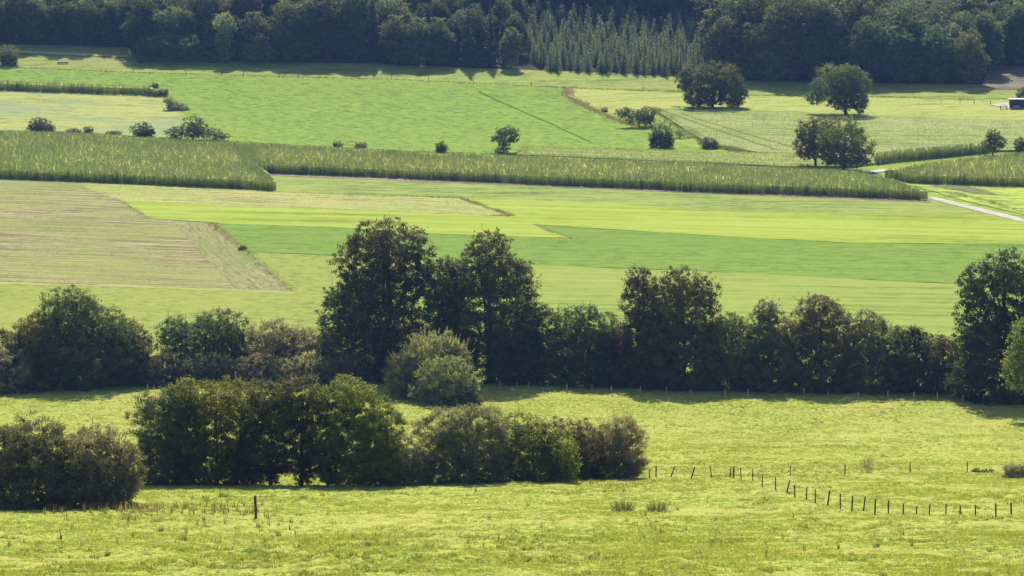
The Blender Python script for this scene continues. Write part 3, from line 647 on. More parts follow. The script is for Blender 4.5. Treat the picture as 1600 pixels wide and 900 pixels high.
def proto_spruce(H, W, mat, leaf=.42):
    P, T = [], []
    nw = int(H / .42)
    for k in range(nw):
        f = k / nw; z = H * (.06 + .94 * f); r = W * .5 * (1 - f) ** .85 + .1
        nb = max(4, int(10 * (1 - f) + 4))
        for q in range(nb):
            a = random.uniform(0, 6.28); n = max(3, int(r / .22))
            s = np.linspace(.1, 1, n); rr = r * random.uniform(.75, 1.12)
            pos = np.stack([np.cos(a) * rr * s, np.sin(a) * rr * s, z - rr * .32 * s + rr * .12 * s * s], 1) + RNG.normal(0, .09, (n, 3))
            ax = np.tile([math.cos(a), math.sin(a), -.25], (n, 1))
            c_, t_ = leaves(pos, ax, leaf, .25 + .35 * f + .25 * s + RNG.normal(0, .08, n), .5, ax); P.append(c_); T.append(t_)
    co = np.concatenate(P); t = np.clip(np.concatenate(T), 0, 1)
    cm = np_mesh('crown', co, np.arange(len(co)).reshape(-1, 4), [mat], t)
    c, f = tube_np([([(0, 0, -.2), (0, 0, H * .5), (0, 0, H * .98)], [W * .045, W * .03, .02])], 6)
    return cm, np_mesh('trunk', c, f, [M_bark], smooth=True)
PB = [proto_broad(19, 13, L_for[0]), proto_broad(18, 14, L_for[0]), proto_broad(20, 11, L_for[1]), proto_broad(17, 12, L_for[1]), proto_broad(21, 14, L_for[0]), proto_broad(16, 9, L_for[1])]
PS = [proto_spruce(9.5, 4.8, L_for[2]), proto_spruce(9, 5.2, L_for[2]), proto_spruce(10.5, 4.2, L_for[2]), proto_spruce(8, 4.6, L_for[2])]
PD = [proto_spruce(22, 6.5, L_for[3], .6), proto_spruce(22, 5.5, L_for[3], .6)]
def stand(name, pr, x, y, sc_, label, cat, group, sz=None):
    o = bpy.data.objects.new(name, None); COL.objects.link(o)
    o.location = (x, y, float(tz(y)) - .1); o.rotation_euler = (0, 0, random.uniform(0, 6.28)); o.scale = (sc_, sc_, sc_ * (sz or 1))
    tag(o, label, cat, group)
    for nm, me in (('crown', pr[0]), ('trunk', pr[1])):
        c = bpy.data.objects.new(nm, me); COL.objects.link(c); c.parent = o
edge = [(-300, 66), (-60, 68), (0, 71), (120, 73), (200, 76), (215, 90), (430, 99), (560, 101), (700, 107), (830, 111), (1000, 117), (1120, 127), (1300, 131), (1500, 134), (1535, 134), (1548, 106), (1700, 106), (1900, 104)]
ED = [at(u, v) for u, v in edge]
EX = np.array([p.x for p in ED]); EY = np.array([p.y for p in ED])
def edge_y(x): return float(np.interp(x, EX, EY))
def u_of(x, y): return 800 + x * F / (y * cp) if False else 800 + F * x / (y * cp + (CZ - float(tz(y))) * sp)
nb_ = ns_ = 0
GB, GS = 'broadleaf trees of the forest', 'young spruces of the plantation'
# young spruce plantation between the broadleaf stands
for r_ in range(20):
    for q in range(-4, 27):
        y_off = 1.5 + r_ * 4.1
        x = at(820, 111).x + (q + .5 * (r_ % 2)) * 3.5 + random.uniform(-1.6, 1.6)
        y = edge_y(x) + y_off + random.uniform(-.9, .9)
        u = u_of(x, y); sl = (y_off / 80.0) * 10
        if 822 + (14 if r_ < 2 else sl * 1.5) < u < 1118 - sl and y_off < 72 + 10 * math.sin(q):
            stand('spruce', random.choice(PS), x, y, random.uniform(.6, .86), 'slender young spruce in the plantation at the forest edge', 'spruce', GS); ns_ += 1
HT = [(-300, .8), (0, .85), (200, .8), (440, .95), (500, 1.0), (620, .95), (820, .85), (1130, 1.12), (1250, 1.18), (1400, 1.0), (1500, .85), (1540, .8), (1600, .9), (1900, .9)]
for r_ in range(12):
    for q in range(-46, 47):
        x = q * 6.8 + (r_ % 2) * 3.4 + random.uniform(-1.6, 1.6)
        y_off = 3.5 + r_ * 9.5 + random.uniform(-1.8, 1.8)
        y = edge_y(x) + y_off; u = u_of(x, y)
        if u < -110 or u > 1710: continue
        if 815 < u < 1122 and y_off < 78: continue
        if r_ > 5 and not (795 < u < 1130): continue
        h = float(np.interp(u, [a for a, b in HT], [b for a, b in HT])) * random.uniform(.82, 1.16)
        if r_ >= 4: h *= 1.1
        if (600 < u < 830 and random.random() < .12) or abs(u - 1312) < 12 or random.random() < .03:
            stand('tall_conifer', random.choice(PD), x, y, h * random.uniform(.8, 1.0), 'dark conifer mixed among the broadleaf forest trees', 'conifer', 'dark conifers in the forest')
        else:
            pr = random.choice(PB) if not 520 < u < 820 else random.choice([PB[2], PB[3], PB[5], PB[5]])
            stand('forest_tree', pr, x, y, h, 'broadleaf tree in the dense dark forest at the top of the photo', 'tree', GB); nb_ += 1
print('FOREST', nb_, ns_)

# ------------------------------------------------------------------ maize (stuff)
def maize_proto():
    cos, mids = [], []
    def quad(a, b, c, d, m): cos.append([a, b, c, d]); mids.append(m)
    w = .03; H = random.uniform(2.05, 2.4)
    for ax in ((1, 0), (0, 1)):
        quad((-w * ax[0], -w * ax[1], 0), (w * ax[0], w * ax[1], 0), (w * .6 * ax[0], w * .6 * ax[1], H), (-w * .6 * ax[0], -w * .6 * ax[1], H), 0)
    a0 = random.uniform(0, 6.28)
    for k in range(8):
        a = a0 + (k % 2) * math.pi + random.uniform(-.5, .5); z = .35 + k * .225; L_ = random.uniform(.55, .8) * (1 - .03 * k)
        dx, dy = math.cos(a), math.sin(a); sx, sy = -dy * .055, dx * .055
        p0 = (0, 0, z); m = (dx * L_ * .5, dy * L_ * .5, z + .3); e = (dx * L_, dy * L_, z + .02)
        quad((p0[0] - sx, p0[1] - sy, p0[2]), (p0[0] + sx, p0[1] + sy, p0[2]), (m[0] + sx, m[1] + sy, m[2]), (m[0] - sx, m[1] - sy, m[2]), 0)
        quad((m[0] - sx, m[1] - sy, m[2]), (m[0] + sx, m[1] + sy, m[2]), (e[0] + sx * .2, e[1] + sy * .2, e[2]), (e[0] - sx * .2, e[1] - sy * .2, e[2]), 0)
    for k in range(3):
        a = random.uniform(0, 6.28); dx, dy = math.cos(a) * .12, math.sin(a) * .12
        quad((-.02, 0, H - .05), (.02, 0, H - .05), (dx + .025, dy, H + .28), (dx - .025, dy, H + .28), 1)
    return np.array(cos), np.array(mids)
MP = [maize_proto() for _ in range(5)]
M_mz = leaf_mat('maize_leaf', (0.139, 0.211, 0.048), (0.296, 0.364, 0.085), (0.652, 0.601, 0.182), .5, .4, .5, 0)
M_tas = plain_mat('maize_tassel', (.38, .40, .17), .8)
M_can = field_mat('maize_canopy', (0.278, 0.312, 0.071), (0.510, 0.505, 0.141), (0.525, 0.446, 0.154), d_mid, 14, .8, .03, (.45, .62), .6, .8)

def inpoly(x, y, P):
    r = np.zeros(len(x), bool); n = len(P)
    for i in range(n):
        (x1, y1), (x2, y2) = P[i], P[(i + 1) % n]
        c = ((y1 > y) != (y2 > y)) & (x < (x2 - x1) * (y - y1) / (y2 - y1 + 1e-12) + x1)
        r ^= c
    return r
def edged(x, y, P):
    d = np.full(len(x), 1e9); n = len(P)
    for i in range(n):
        a, b = np.array(P[i]), np.array(P[(i + 1) % n]); ab = b - a
        t = np.clip(((x - a[0]) * ab[0] + (y - a[1]) * ab[1]) / (ab @ ab + 1e-9), 0, 1)
        d = np.minimum(d, np.hypot(x - a[0] - t * ab[0], y - a[1] - t * ab[1]))
    return d
M_low = field_mat('low_crop', (.16, .20, .055), (.27, .31, .09), (.30, .30, .12), d_far, 12, .8, .03, (.45, .62), .6, .6)
def maize(label, px, dens=3.4, scale=1.0, edge_dens=6, ang=None, tint=0, band=2.5):
    P = [];
    for p in px:
        q = at(p[0], p[1], 2.3 * scale if len(p) > 2 else 0); P.append((q.x, q.y))
    xs_, ys_ = [p[0] for p in P], [p[1] for p in P]
    x0, x1, y0, y1 = max(min(xs_), -190), min(max(xs_), 190), min(ys_), max(ys_)
    n = int((x1 - x0) * (y1 - y0) * edge_dens)
    x, y = RNG.uniform(x0, x1, n), RNG.uniform(y0, y1, n)
    if ang is None: ang = d_mid
    rr = (-x * math.sin(ang) + y * math.cos(ang)); al = x * math.cos(ang) + y * math.sin(ang)
    rr = np.round(rr / 1.5) * 1.5 + RNG.normal(0, .18, n)
    x, y = al * math.cos(ang) - rr * math.sin(ang), al * math.sin(ang) + rr * math.cos(ang)
    k = inpoly(x, y, P); x, y = x[k], y[k]
    d = edged(x, y, P); k = (d < band) | (RNG.random(len(x)) < dens / edge_dens); x, y = x[k], y[k]
    n = len(x); which = RNG.integers(0, len(MP), n); rot = RNG.uniform(0, 6.28, n)
    s = scale * RNG.uniform(.9, 1.05, n) * (1 + .05 * vnoise(x, y, 9, 31))
    C, MI, TI = [], [], []
    z = tz(y)
    for w, (pc, pm) in enumerate(MP):
        i = np.where(which == w)[0]
        c, s_ = np.cos(rot[i])[:, None, None], np.sin(rot[i])[:, None, None]
        v = pc[None] * s[i][:, None, None, None]
        X = v[..., 0] * c - v[..., 1] * s_ + x[i][:, None, None]; Y_ = v[..., 0] * s_ + v[..., 1] * c + y[i][:, None, None]
        Z = v[..., 2] + z[i][:, None, None]
        C.append(np.stack([X, Y_, Z], -1).reshape(-1, 3)); MI.append(np.tile(pm, len(i)))
        hz = pc[:, :, 2].mean(1) / 2.3
        TI.append((.1 + .5 * hz[None, :] + .1 * vnoise(x[i], y[i], 14, 33)[:, None] + RNG.normal(0, .07, (len(i), len(pm)))).ravel() + tint)
    co = np.concatenate(C); nf = len(co) // 4
    # canopy sheet just under the leaf tops closes the crop seen from afar
    me = np_mesh('maize_crop', co, np.arange(len(co)).reshape(-1, 4), [M_mz, M_tas if scale > .6 else M_mz, M_can if scale > .6 else M_low], np.clip(np.concatenate(TI), 0, 1), np.concatenate(MI))
    cn = sheet_w('canopy', P, M_can if scale > .6 else M_low, (1.72 if scale > .6 else 1.5) * scale, 0, None, None, 4.0, False)
    bb = bmesh.new(); bb.from_mesh(cn)
    ex = bmesh.ops.extrude_edge_only(bb, edges=[e for e in bb.edges if e.is_boundary])
    for g in ex['geom']:
        if isinstance(g, bmesh.types.BMVert): g.co.z = float(tz(g.co.y)) - .05
    bb.to_mesh(cn); bb.free()
    if scale > .6: cn.transform(__import__('mathutils').Matrix.Translation((0, 3.0, 0)))
    o = link('maize_crop', me); tag(o, label, None, None, 'stuff')
    bm = bmesh.new(); bm.from_mesh(me); n0 = len(bm.faces); bm.from_mesh(cn); bm.faces.ensure_lookup_table()
    for f in bm.faces[n0:]: f.material_index = 2
    bm.to_mesh(me); bm.free(); bpy.data.meshes.remove(cn)
    return n
H_ = 1
tot = 0
tot += maize('standing maize filling the middle of the valley, left block with its corner', [(-80, 277), (0, 280), (200, 288), (430, 299), (418, 284), (396, 268), (380, 240), (250, 216, H_), (130, 207, H_), (0, 203, H_), (-80, 200, H_)])
tot += maize('standing maize filling the middle of the valley, long right block', [(380, 240), (396, 268), (408, 271), (600, 279), (830, 289), (1100, 301), (1452, 314), (1438, 296, H_), (1400, 280, H_), (1335, 266, H_), (1240, 262, H_), (1100, 254, H_), (850, 243, H_), (690, 240, H_), (550, 232, H_), (365, 222, H_), (250, 216, H_)])
tot += maize('narrow maize block behind the long middle maize', [(808, 245), (850, 247), (1000, 254), (1240, 264), (1330, 263), (1250, 245), (1240, 236, H_), (1095, 236, H_), (1000, 231, H_), (810, 226, H_)], tint=.1, dens=2.5, scale=.45)
tot += maize('far maize field behind the close tree pair', [(1330, 263), (1380, 256), (1450, 248), (1540, 238), (1720, 236), (1720, 184, H_), (1600, 186, H_), (1480, 184, H_), (1130, 171, H_), (1050, 168, H_), (1030, 178), (1110, 228), (1240, 250)], dens=1.8, edge_dens=2.0, tint=.0, ang=d_far, scale=.35)
tot += maize('narrow maize row along the back of the gravel track', [(1368, 258), (1400, 254), (1450, 249), (1545, 240), (1545, 237), (1450, 245), (1400, 250), (1368, 254)], ang=d_r)
tot += maize('maize block right of the gravel track', [(1392, 278), (1420, 287), (1500, 290), (1720, 297), (1720, 232, H_), (1600, 238, H_), (1480, 250, H_), (1385, 265, H_)], ang=d_r, tint=.06)
tot += maize('far left maize strip behind the yellow field', [(-80, 138), (0, 142), (238, 150), (236, 135, H_), (0, 126, H_), (-80, 122, H_)], dens=2, edge_dens=5)
print('MAIZE', tot)

# ------------------------------------------------------------------ rough grass along field edges (stuff)
M_rough = leaf_mat('rough_grass', (.08, .11, .035), (.19, .22, .07), (.36, .32, .16), .4, .6, .2, 0)
M_dry = leaf_mat('dry_grass', (.16, .12, .075), (.32, .26, .16), (.50, .44, .30), .3, .7, .2, 0)
def strip(label, pts, w, h, mat, dens=5, name='rough_grass'):
    W = [at(*p) for p in pts]; X, Y_ = [], []
    for a, b in zip(W[:-1], W[1:]):
        d = b - a; n = int(d.length * dens); t = RNG.random(n)
        X.append(a.x + d.x * t + RNG.normal(0, w, n) * .5); Y_.append(a.y + d.y * t + RNG.normal(0, w, n) * .5)
    x, y = np.concatenate(X), np.concatenate(Y_)
    hh = h * (.6 + .5 * np.clip(vnoise(x, y, 6, 41) + .5, 0, 1.5))
    tufts(name, np.stack([x, y], 1), hh, .2, 5, mat, label, zf=lambda a, b: tz(b), width=.05, lean=.3)
strip('rough grass line between forest meadow and green field', [(-60, 102), (0, 104.5), (200, 113), (400, 119), (620, 124.5), (885, 137.5), (1060, 143.5), (1180, 149), (1400, 152), (1540, 157)], 1.0, .4, M_rough, 5)
strip('dry grass along the diagonal edge of the stubble', [(330, 349), (388, 395), (430, 430), (462, 458)], 1.4, .4, M_dry, 7)
strip('dry grass tongue between the straw strip and mown field', [(719, 310), (760, 324), (800, 338), (770, 337)], .9, .6, M_dry, 9)
strip('dry grass tongue between mown field and deep green field', [(834, 351), (860, 362), (894, 373), (870, 372)], .8, .35, M_dry, 7)
strip('weedy line above the straw coloured strip', [(430, 300), (560, 305), (719, 310), (740, 309)], .7, .35, M_rough, 6)
strip('weedy line between stubble and mown field', [(180, 312), (235, 342), (340, 349)], 1, .3, M_dry, 6)
strip('thin weedy line under the straw coloured strip', [(189, 314), (540, 328), (798, 338)], .5, .22, M_rough, 5)
strip('bleached grass at the corner of the large green field', [(888, 137), (890, 153), (940, 178), (975, 192), (1010, 202)], 1.5, .8, M_dry, 10)
strip('weeds under the hedge of the pasture', [(750, 607), (900, 612), (1100, 619), (1300, 622), (1560, 632)], 1.5, .55, M_rough, 14)
strip('coarse grass beside the gravel track', [(1480, 300), (1540, 315), (1600, 332), (1660, 350)], 1.6, .5, M_rough, 10)
strip('weeds under the close tree pair', [(1240, 262), (1300, 268), (1345, 270)], 1.6, 1.1, M_rough, 14)
strip('weeds between maize and green field corner', [(430, 300), (520, 303)], .8, .3, M_rough, 8)
strip('weeds lining the pale forest track', [(-20, 84), (60, 86), (206, 91)], .8, .3, M_rough, 6)
strip('long grass under the right round field tree', [(1296, 180), (1320, 181), (1350, 180)], 1.5, .7, M_rough, 12)
strip('long grass round the lone small tree', [(770, 240), (787, 240), (812, 241)], 1.3, .8, M_rough, 12)
strip('long grass along the foot of the yellow field', [(-30, 208), (60, 208), (140, 210), (225, 215), (300, 221), (362, 222)], 1.4, .7, M_rough, 10)
strip('long grass along the rear edge of the maize', [(365, 222), (520, 231), (690, 239), (780, 241)], 1.0, .5, M_rough, 6)
strip('grass margin below the far trees', [(1050, 167), (1100, 169), (1170, 170)], 1.0, .5, M_rough, 8)

# short sward standing on the fields (stuff)
def lm(name, lo, hi, k=1.0): return leaf_mat(name, tuple(v * .55 for v in lo), tuple(v * k for v in hi), tuple(min(.6, v * 1.25 * k) for v in hi), .4, .7, .1, 0)
SW = {}
for px, mat, label, name in FIELDS:
    if name not in ('field', 'meadow') or 'fallow' in label: continue
    P = [(q.x, q.y) for q in (at(*p) for p in px)]
    y0, y1 = min(p[1] for p in P), max(p[1] for p in P)
    dens = 1.6; n = int((y1 - y0) * y1 * .34 * dens)
    if n < 10: continue
    y = RNG.uniform(y0, y1, n); x = RNG.uniform(-.17, .17, n) * y1
    k = inpoly(x, y, P) & (np.abs(x) < y * .168); x, y = x[k], y[k]
    k = RNG.random(len(x)) < np.clip(.6 + .6 * vnoise(x, y, 2.2, 51) + .3 * vnoise(x, y, 14, 52), .1, 1); x, y = x[k], y[k]
    e = [nd for nd in mat.node_tree.nodes if nd.type == 'VALTORGB'][0].color_ramp.elements
    lo, hi = tuple(e[1].color)[:3], tuple(e[2].color)[:3]
    stub = 'stubble' in label or 'straw' in label
    if mat.name not in SW: SW[mat.name] = lm(mat.name + '_sward', lo, hi)
    tufts('field_sward' if not stub else 'stubble_stalks', np.stack([x, y], 1), RNG.uniform(.07, .2, len(x)) * (1 if not stub else 1.3), .18, 3, SW[mat.name],
          ('short sward of the ' if not stub else 'cut stalks of the ') + label, zf=lambda a, b: tz(b), width=.07, lean=.5)

strip('weedy margin along the far crop', [(1022, 172), (1040, 182), (1075, 204), (1112, 229), (1170, 240), (1240, 251)], 1.6, .95, M_rough, 16)
for a_, b_ in (((1062, 180), (1240, 234)), ((1035, 176), (1215, 238))):
    P_ = [at(*a_), at(*b_)]; nn = int((P_[1] - P_[0]).length * 14); tt = RNG.random(nn)
    tufts('trampled_crop', np.stack([P_[0].x + (P_[1].x - P_[0].x) * tt + RNG.normal(0, .3, nn), P_[0].y + (P_[1].y - P_[0].y) * tt + RNG.normal(0, .3, nn)], 1), RNG.uniform(.35, .5, nn), .2, 4, M_rough, 'pale tramline plants in the far crop', zf=lambda a, b: tz(b) + .3, width=.06)

# brown dock and thistle stalks in the foreground
M_dock = leaf_mat('dock_stalks', (0.138, 0.098, 0.046), (0.276, 0.224, 0.104), (0.391, 0.350, 0.169), .3, .7, .1, 0)
X = []
for u, v, su, sv, n in ((85, 806, 30, 4, 40), (150, 804, 35, 4, 50), (200, 812, 20, 6, 30), (270, 806, 40, 5, 45), (350, 806, 20, 5, 25), (430, 830, 20, 8, 14), (380, 835, 60, 15, 14), (100, 850, 90, 20, 16), (700, 800, 200, 30, 25), (1200, 850, 200, 25, 20)):
    for _ in range(n):
        q = at(random.gauss(u, su), min(895, random.gauss(v, sv))); X.append((q.x, q.y))
X = np.array(X)
tufts('dock_weeds', X, RNG.uniform(.4, .85, len(X)), .08, 8, M_dock, 'rusty dock stalks dotted over the foreground grass', width=.03, lean=.12)

def small_plant(name, label, cat, u, v, h, w, mat, blades=60, width=.012, group=None, lean=.3):
    b = atp(u, v); n = blades
    a = RNG.uniform(0, 6.28, n); r = w * .5 * np.sqrt(RNG.random(n)); bx, by = r * np.cos(a), r * np.sin(a)
    hh = h * RNG.uniform(.45, 1.05, n); lx, ly = bx * .5 + RNG.normal(0, lean * .3, n) * hh, by * .5 + RNG.normal(0, lean * .3, n) * hh
    t = RNG.uniform(0, 6.28, n); ww = width * RNG.uniform(.6, 1.4, n)
    p = [np.stack([bx - np.cos(t) * ww, by - np.sin(t) * ww, 0 * bx - .03], 1), np.stack([bx + np.cos(t) * ww, by + np.sin(t) * ww, 0 * bx - .03], 1),
         np.stack([bx + lx + np.cos(t) * ww * .5, by + ly + np.sin(t) * ww * .5, hh], 1), np.stack([bx + lx - np.cos(t) * ww * .5, by + ly - np.sin(t) * ww * .5, hh], 1)]
    co = np.stack(p, 1).reshape(-1, 3)
    o = link(name, np_mesh(name, co, np.arange(n * 4).reshape(-1, 4), [mat], RNG.random(n)), None, b)
    tag(o, label, cat, group)
M_rush = leaf_mat('rushes', (.07, .085, .04), (.13, .15, .07), (.24, .24, .12), .3, .6, .1, 0)
small_plant('rush_clump', 'clump of rushes in the pasture, left of its neighbour clump', 'rushes', 973, 799, .8, 1.5, M_rush, 220, .018)
small_plant('rush_clump', 'clump of rushes in the pasture, right of its neighbour clump', 'rushes', 1026, 798, .75, 1.3, M_rush, 190, .018)
for u, v, h, w, lab in ((252, 831, .3, .35, 'dark dock plant below the rusty stalks at the left'), (148, 872, .35, .6, 'brown weed tuft near the lower left corner'), (168, 868, .25, .3, 'little weed beside the brown tuft near the lower left corner'),
                        (573, 876, .4, .5, 'pale thistle, the lowest of four weeds in the foreground'), (575, 853, .35, .3, 'dark thistle, middle one of four weeds in the foreground'), (604, 856, .35, .3, 'dark thistle right of its middle neighbour in the foreground'),
                        (553, 843, .35, .25, 'small thistle, the highest of four weeds in the foreground'), (1370, 856, .3, .35, 'grey weed under the bent wire fence'), (819, 864, .35, .15, 'single upright weed in the foreground middle'), (436, 838, .45, .3, 'brown weed below the lone post'), (1040, 812, .2, .8, 'flat grey weed right of the rushes')):
    small_plant('weed', lab, 'weed', u, v, h, w, M_dock if 'brown' in lab or 'dock' in lab else M_rough, 45, .02, lean=.8)

# ------------------------------------------------------------------ fences
def post_mesh(h, w, lean_x, lean_y, mat, square=False):
    bm = bmesh.new(); sides = 4 if square else 8; rings = []
    rnd = random.Random(int(h * 999 + w * 77777 + lean_x * 131))
    for f in (-.18, 0, .35, .7, 1):
        rr = w * .5 * (1 - .12 * max(f, 0)) * rnd.uniform(.93, 1.07)
        rings.append([bm.verts.new((lean_x * f * h + rr * math.cos(k * 2 * math.pi / sides + .78), lean_y * f * h + rr * math.sin(k * 2 * math.pi / sides + .78), f * h + (rnd.uniform(-.02, .02) if f == 1 else 0))) for k in range(sides)])
    for a, b in zip(rings[:-1], rings[1:]):
        for k in range(sides): bm.faces.new((a[k], a[(k + 1) % sides], b[(k + 1) % sides], b[k]))
    bm.faces.new(rings[-1]); bm.faces.new(rings[0][::-1])
    me = bpy.data.meshes.new('post'); bm.to_mesh(me); bm.free(); me.materials.append(mat); return me
def fence(label, posts, mat, w, hm=None, wires=(.45, .85), group=None, near=True, name='wire_fence'):
    B = [(atp(p[0], p[1]) if near else at(p[0], p[1])) for p in posts]
    root = empty(name, B[0], label, 'fence', group); tops = []
    for p, b in zip(posts, B):
        h = hm * random.uniform(.9, 1.08) if hm else p[2] * b.y / F / .985
        lean = (p[3] if len(p) > 3 else random.uniform(-.05, .05)); l = b - root.location
        link('post', post_mesh(h, w * random.uniform(.8, 1.25), lean, random.uniform(-.05, .05), mat), root, l)
        tops.append((l, h, lean))
    for f in wires:
        pts = []
        for i, (l, h, le) in enumerate(tops):
            q = np.array([l.x + le * h * f, l.y - .07, l.z + h * f])
            if i: pts.append((pts[-1] + q) / 2 + np.array([0, 0, -.03]))
            pts.append(q)
        c, fc = tube_np([(pts, [.0035] * len(pts))], 4)
        link('wire', np_mesh('wire', c, fc, [M_wire]), root)
    return root
fence('pale grey post fence along the shaded foot of the middle hedgerow', [(753, 605), (782, 609), (807, 611), (826, 611), (856, 610), (886, 613), (925, 615), (956, 617), (1000, 619), (1041, 618), (1079, 622), (1133, 623), (1169, 623), (1256, 623), (1294, 625), (1341, 626), (1387, 625), (1428, 627), (1465, 628), (1504, 631), (1536, 631)], M_postg, .14, 1.25)
fence('bent wire fence with dark leaning posts curving down to the right', [(1015, 746, 13), (1025, 746, 17), (1048, 746, 18, .35), (1080, 749, 19, .3), (1112, 747, 20, -.15), (1141, 747, 18), (1146, 748, 18), (1158, 750, 20), (1176, 751, 18), (1191, 760, 20), (1212, 767, 21), (1230, 772, 18, .2), (1242, 777, 21), (1260, 781, 22), (1274, 786, 22), (1293, 791, 25, .12), (1313, 797, 27), (1331, 798, 25), (1349, 800, 25, .1), (1367, 802, 25), (1388, 803, 22), (1411, 804, 18), (1432, 803, 15), (1452, 803, 17), (1478, 805, 18), (1500, 804, 17), (1524, 806, 18), (1556, 806, 22), (1580, 806, 19)], M_dpost, .12)
fence('straight wire fence of four wide set posts across the right pasture', [(1235, 742, 15), (1320, 742, 16), (1422, 740, 17), (1511, 739, 18)], M_dpost, .11)
fence('far post fence between forest meadow and green field', [(208, 115), (233, 118), (290, 117), (347, 118), (380, 119), (436, 120), (466, 120.5), (560, 123), (612, 124), (670, 126), (740, 130), (830, 134), (900, 138), (1005, 142), (1060, 143)], M_dpost, .16, 1.25, near=False)
fence('short fence beside the field shed at the right', [(1470, 161), (1500, 162), (1522, 163), (1548, 163)], M_dpost, .16, 1.2, near=False)
b = atp(400, 810); o = link('wooden_post', post_mesh(37 * b.y / F, .27, -.03, 0, M_dpost, True), None, b); tag(o, 'single dark square wooden post standing alone in the foreground grass', 'post')
b = atp(840, 754); o = link('wooden_post', post_mesh(20 * b.y / F, .13, -.02, 0, M_post), None, b); tag(o, 'grey brown post in front of the right part of the front hedge', 'post')
b = atp(500 + 151, 756); o = link('wooden_post', post_mesh(18 * b.y / F, .12, .02, 0, M_postg), None, b); tag(o, 'pale post beside the low mauve bramble in the front hedge', 'post')

# ------------------------------------------------------------------ small structures far away
def box(bm, x0, x1, y0, y1, z0, z1):
    r = bmesh.ops.create_cube(bm, size=1)
    for v in r['verts']: v.co = ((x0 + x1) / 2 + v.co.x * (x1 - x0), (y0 + y1) / 2 + v.co.y * (y1 - y0), (z0 + z1) / 2 + v.co.z * (z1 - z0))
def boxes(name, bl, mat, parent):
    bm = bmesh.new()
    for b_ in bl: box(bm, *b_)
    bmesh.ops.bevel(bm, geom=bm.edges[:], offset=.015, segments=1, affect='EDGES')
    me = bpy.data.meshes.new(name); bm.to_mesh(me); bm.free(); me.materials.append(mat); return link(name, me, parent)
M_roof = plain_mat('sheet_roof', (.30, .31, .33), .45, .3)
M_shed = plain_mat('dark_boards', (.045, .045, .06), .7)
M_tank = plain_mat('pale_plastic', (.18, .19, .2), .4)
b = at(1594, 170)
sh = empty('field_shed', b, 'open fronted dark field shed with a pale sheet roof at the right edge', 'shed')
boxes('wall', [(-2.6, 4.0, 2.4, 2.5, 0, 2.5)], M_shed, sh)
boxes('side_wall', [(-2.7, -2.6, 0, 2.5, .9, 2.45)], M_shed, sh)
boxes('roof', [(-3.0, 4.4, -.4, 2.8, 2.5, 2.66)], M_roof, sh)
for x in (-2.5, -.3, 1.9, 3.9): boxes('post', [(x - .08, x + .08, 0, .16, 0, 2.5)], M_shed, sh)
boxes('rail', [(-2.5, 3.9, -.03, -.001, 1.75, 2.3)], M_shed, sh)
c, f = tube_np([([(-.85 , 0, .52), (-.7, 0, .52), (.7, 0, .52), (.85, 0, .52)], [.3, .5, .5, .3])], 16)
tk = link('water_tank', np_mesh('water_tank', c, f, [M_tank], smooth=True), None, (b.x - 1.2, b.y - 1.2, b.z))
tag(tk, 'pale round water barrel lying before the field shed', 'tank')
tr = empty('feed_rack', (b.x - 4.6, b.y - .8, b.z), 'small dark feed rack left of the field shed', 'rack')
boxes('tray', [(-1, 1, -.4, .4, .75, .9)], M_shed, tr)
for x in (-.85, .85):
    for y_ in (-.3, .3): boxes('leg', [(x - .06, x + .06, y_ - .06, y_ + .06, 0, .76)], M_shed, tr)
b = at(98, 100)
tg = empty('feed_trough', b, 'long low dark trough in the forest meadow at the left', 'trough')
boxes('tray', [(-1.6, 1.6, -.35, .35, .25, .6)], M_shed, tg)
for x in (-1.2, 1.2): boxes('leg', [(x - .08, x + .08, -.3, .3, 0, .26)], M_shed, tg)
b = at(203, 88)
c, f = tube_np([([(.25, 0, -.2), (.1, 0, .9), (-.35, 0, 2.3)], [.28, .22, .1])], 8)
tag(link('broken_stump', np_mesh('broken_stump', c, f, [plain_mat('bleached_wood', (.5, .5, .46), .8)], smooth=True), None, b), 'pale leaning broken trunk at the dark forest corner', 'stump')

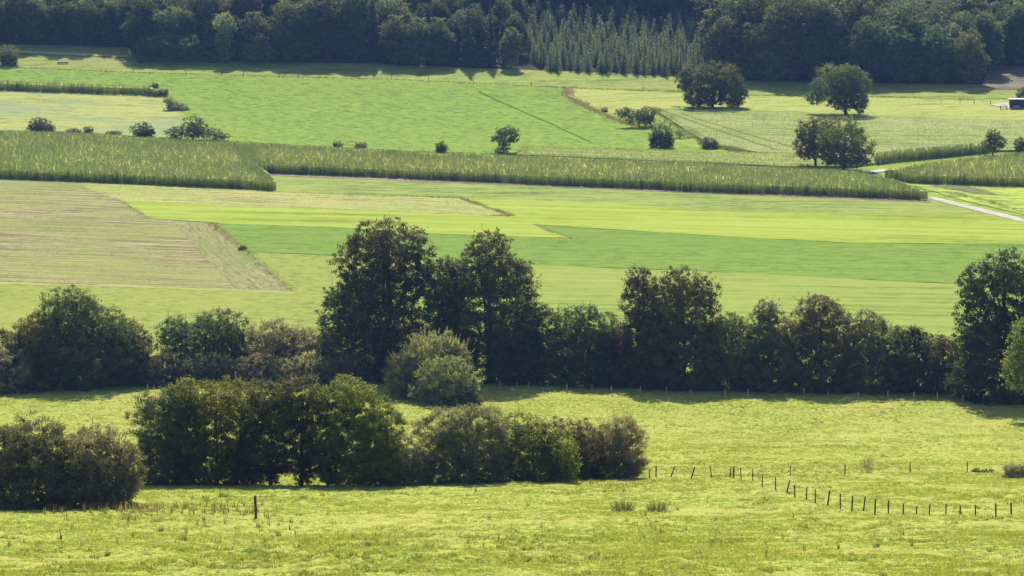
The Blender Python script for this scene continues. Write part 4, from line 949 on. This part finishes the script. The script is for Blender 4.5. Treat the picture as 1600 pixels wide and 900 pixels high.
# ------------------------------------------------------------------ haze, light, camera
hz = bpy.data.materials.new('haze'); nt, out = nodes(hz)
pv = nt.nodes.new('ShaderNodeVolumePrincipled')
pv.inputs['Color'].default_value = (.26, .45, .95, 1); pv.inputs['Density'].default_value = .000065; pv.inputs['Anisotropy'].default_value = .1
nt.links.new(pv.outputs[0], out.inputs['Volume'])
bm = bmesh.new(); box(bm, -1450, 1450, -230, 2650, float(ROWZ.min()) - 1, 245); me = bpy.data.meshes.new('haze'); bm.to_mesh(me); bm.free(); me.materials.append(hz)
tag(link('haze', me), 'thin bluish summer haze in the valley air', None, None, 'stuff')

EL, AZ = R(44), R(-3)
w = bpy.data.worlds.new('World'); sc.world = w; w.use_nodes = True
nt = w.node_tree; nt.nodes.clear()
ow = nt.nodes.new('ShaderNodeOutputWorld'); bg = nt.nodes.new('ShaderNodeBackground'); sk = nt.nodes.new('ShaderNodeTexSky')
sk.sky_type = 'NISHITA'; sk.sun_disc = False; sk.sun_elevation = EL; sk.sun_rotation = AZ
bg.inputs['Strength'].default_value = .095
nt.links.new(sk.outputs[0], bg.inputs[0]); nt.links.new(bg.outputs[0], ow.inputs[0])
sl = bpy.data.lights.new('sun', 'SUN'); sl.energy = 4.6; sl.angle = R(.53); sl.color = (1, .95, .86)
so = bpy.data.objects.new('sun', sl); COL.objects.link(so)
sd = Vector((math.sin(AZ) * math.cos(EL), math.cos(AZ) * math.cos(EL), math.sin(EL)))
so.rotation_euler = sd.to_track_quat('Z', 'Y').to_euler(); so.location = (0, 0, 200)

cam = bpy.data.cameras.new('camera'); co_ = bpy.data.objects.new('camera', cam); COL.objects.link(co_)
co_.location = (0, 0, CZ); co_.rotation_euler = (math.pi / 2 - PITCH, 0, 0)
cam.sensor_width = 36; cam.lens = F / 1600 * 36; cam.clip_start = 1; cam.clip_end = 8000
sc.camera = co_
sc.render.engine = 'CYCLES'
sc.cycles.max_bounces = 5; sc.cycles.diffuse_bounces = 3; sc.cycles.transmission_bounces = 3; sc.cycles.glossy_bounces = 1
sc.cycles.volume_bounces = 0; sc.cycles.transparent_max_bounces = 8
sc.cycles.use_denoising = True
sc.cycles.denoiser = 'OPENIMAGEDENOISE'
sc.view_settings.view_transform = 'Standard'; sc.view_settings.look = 'None'; sc.view_settings.gamma = 1
sc.view_settings.use_curve_mapping = False; sc.view_settings.exposure = .89
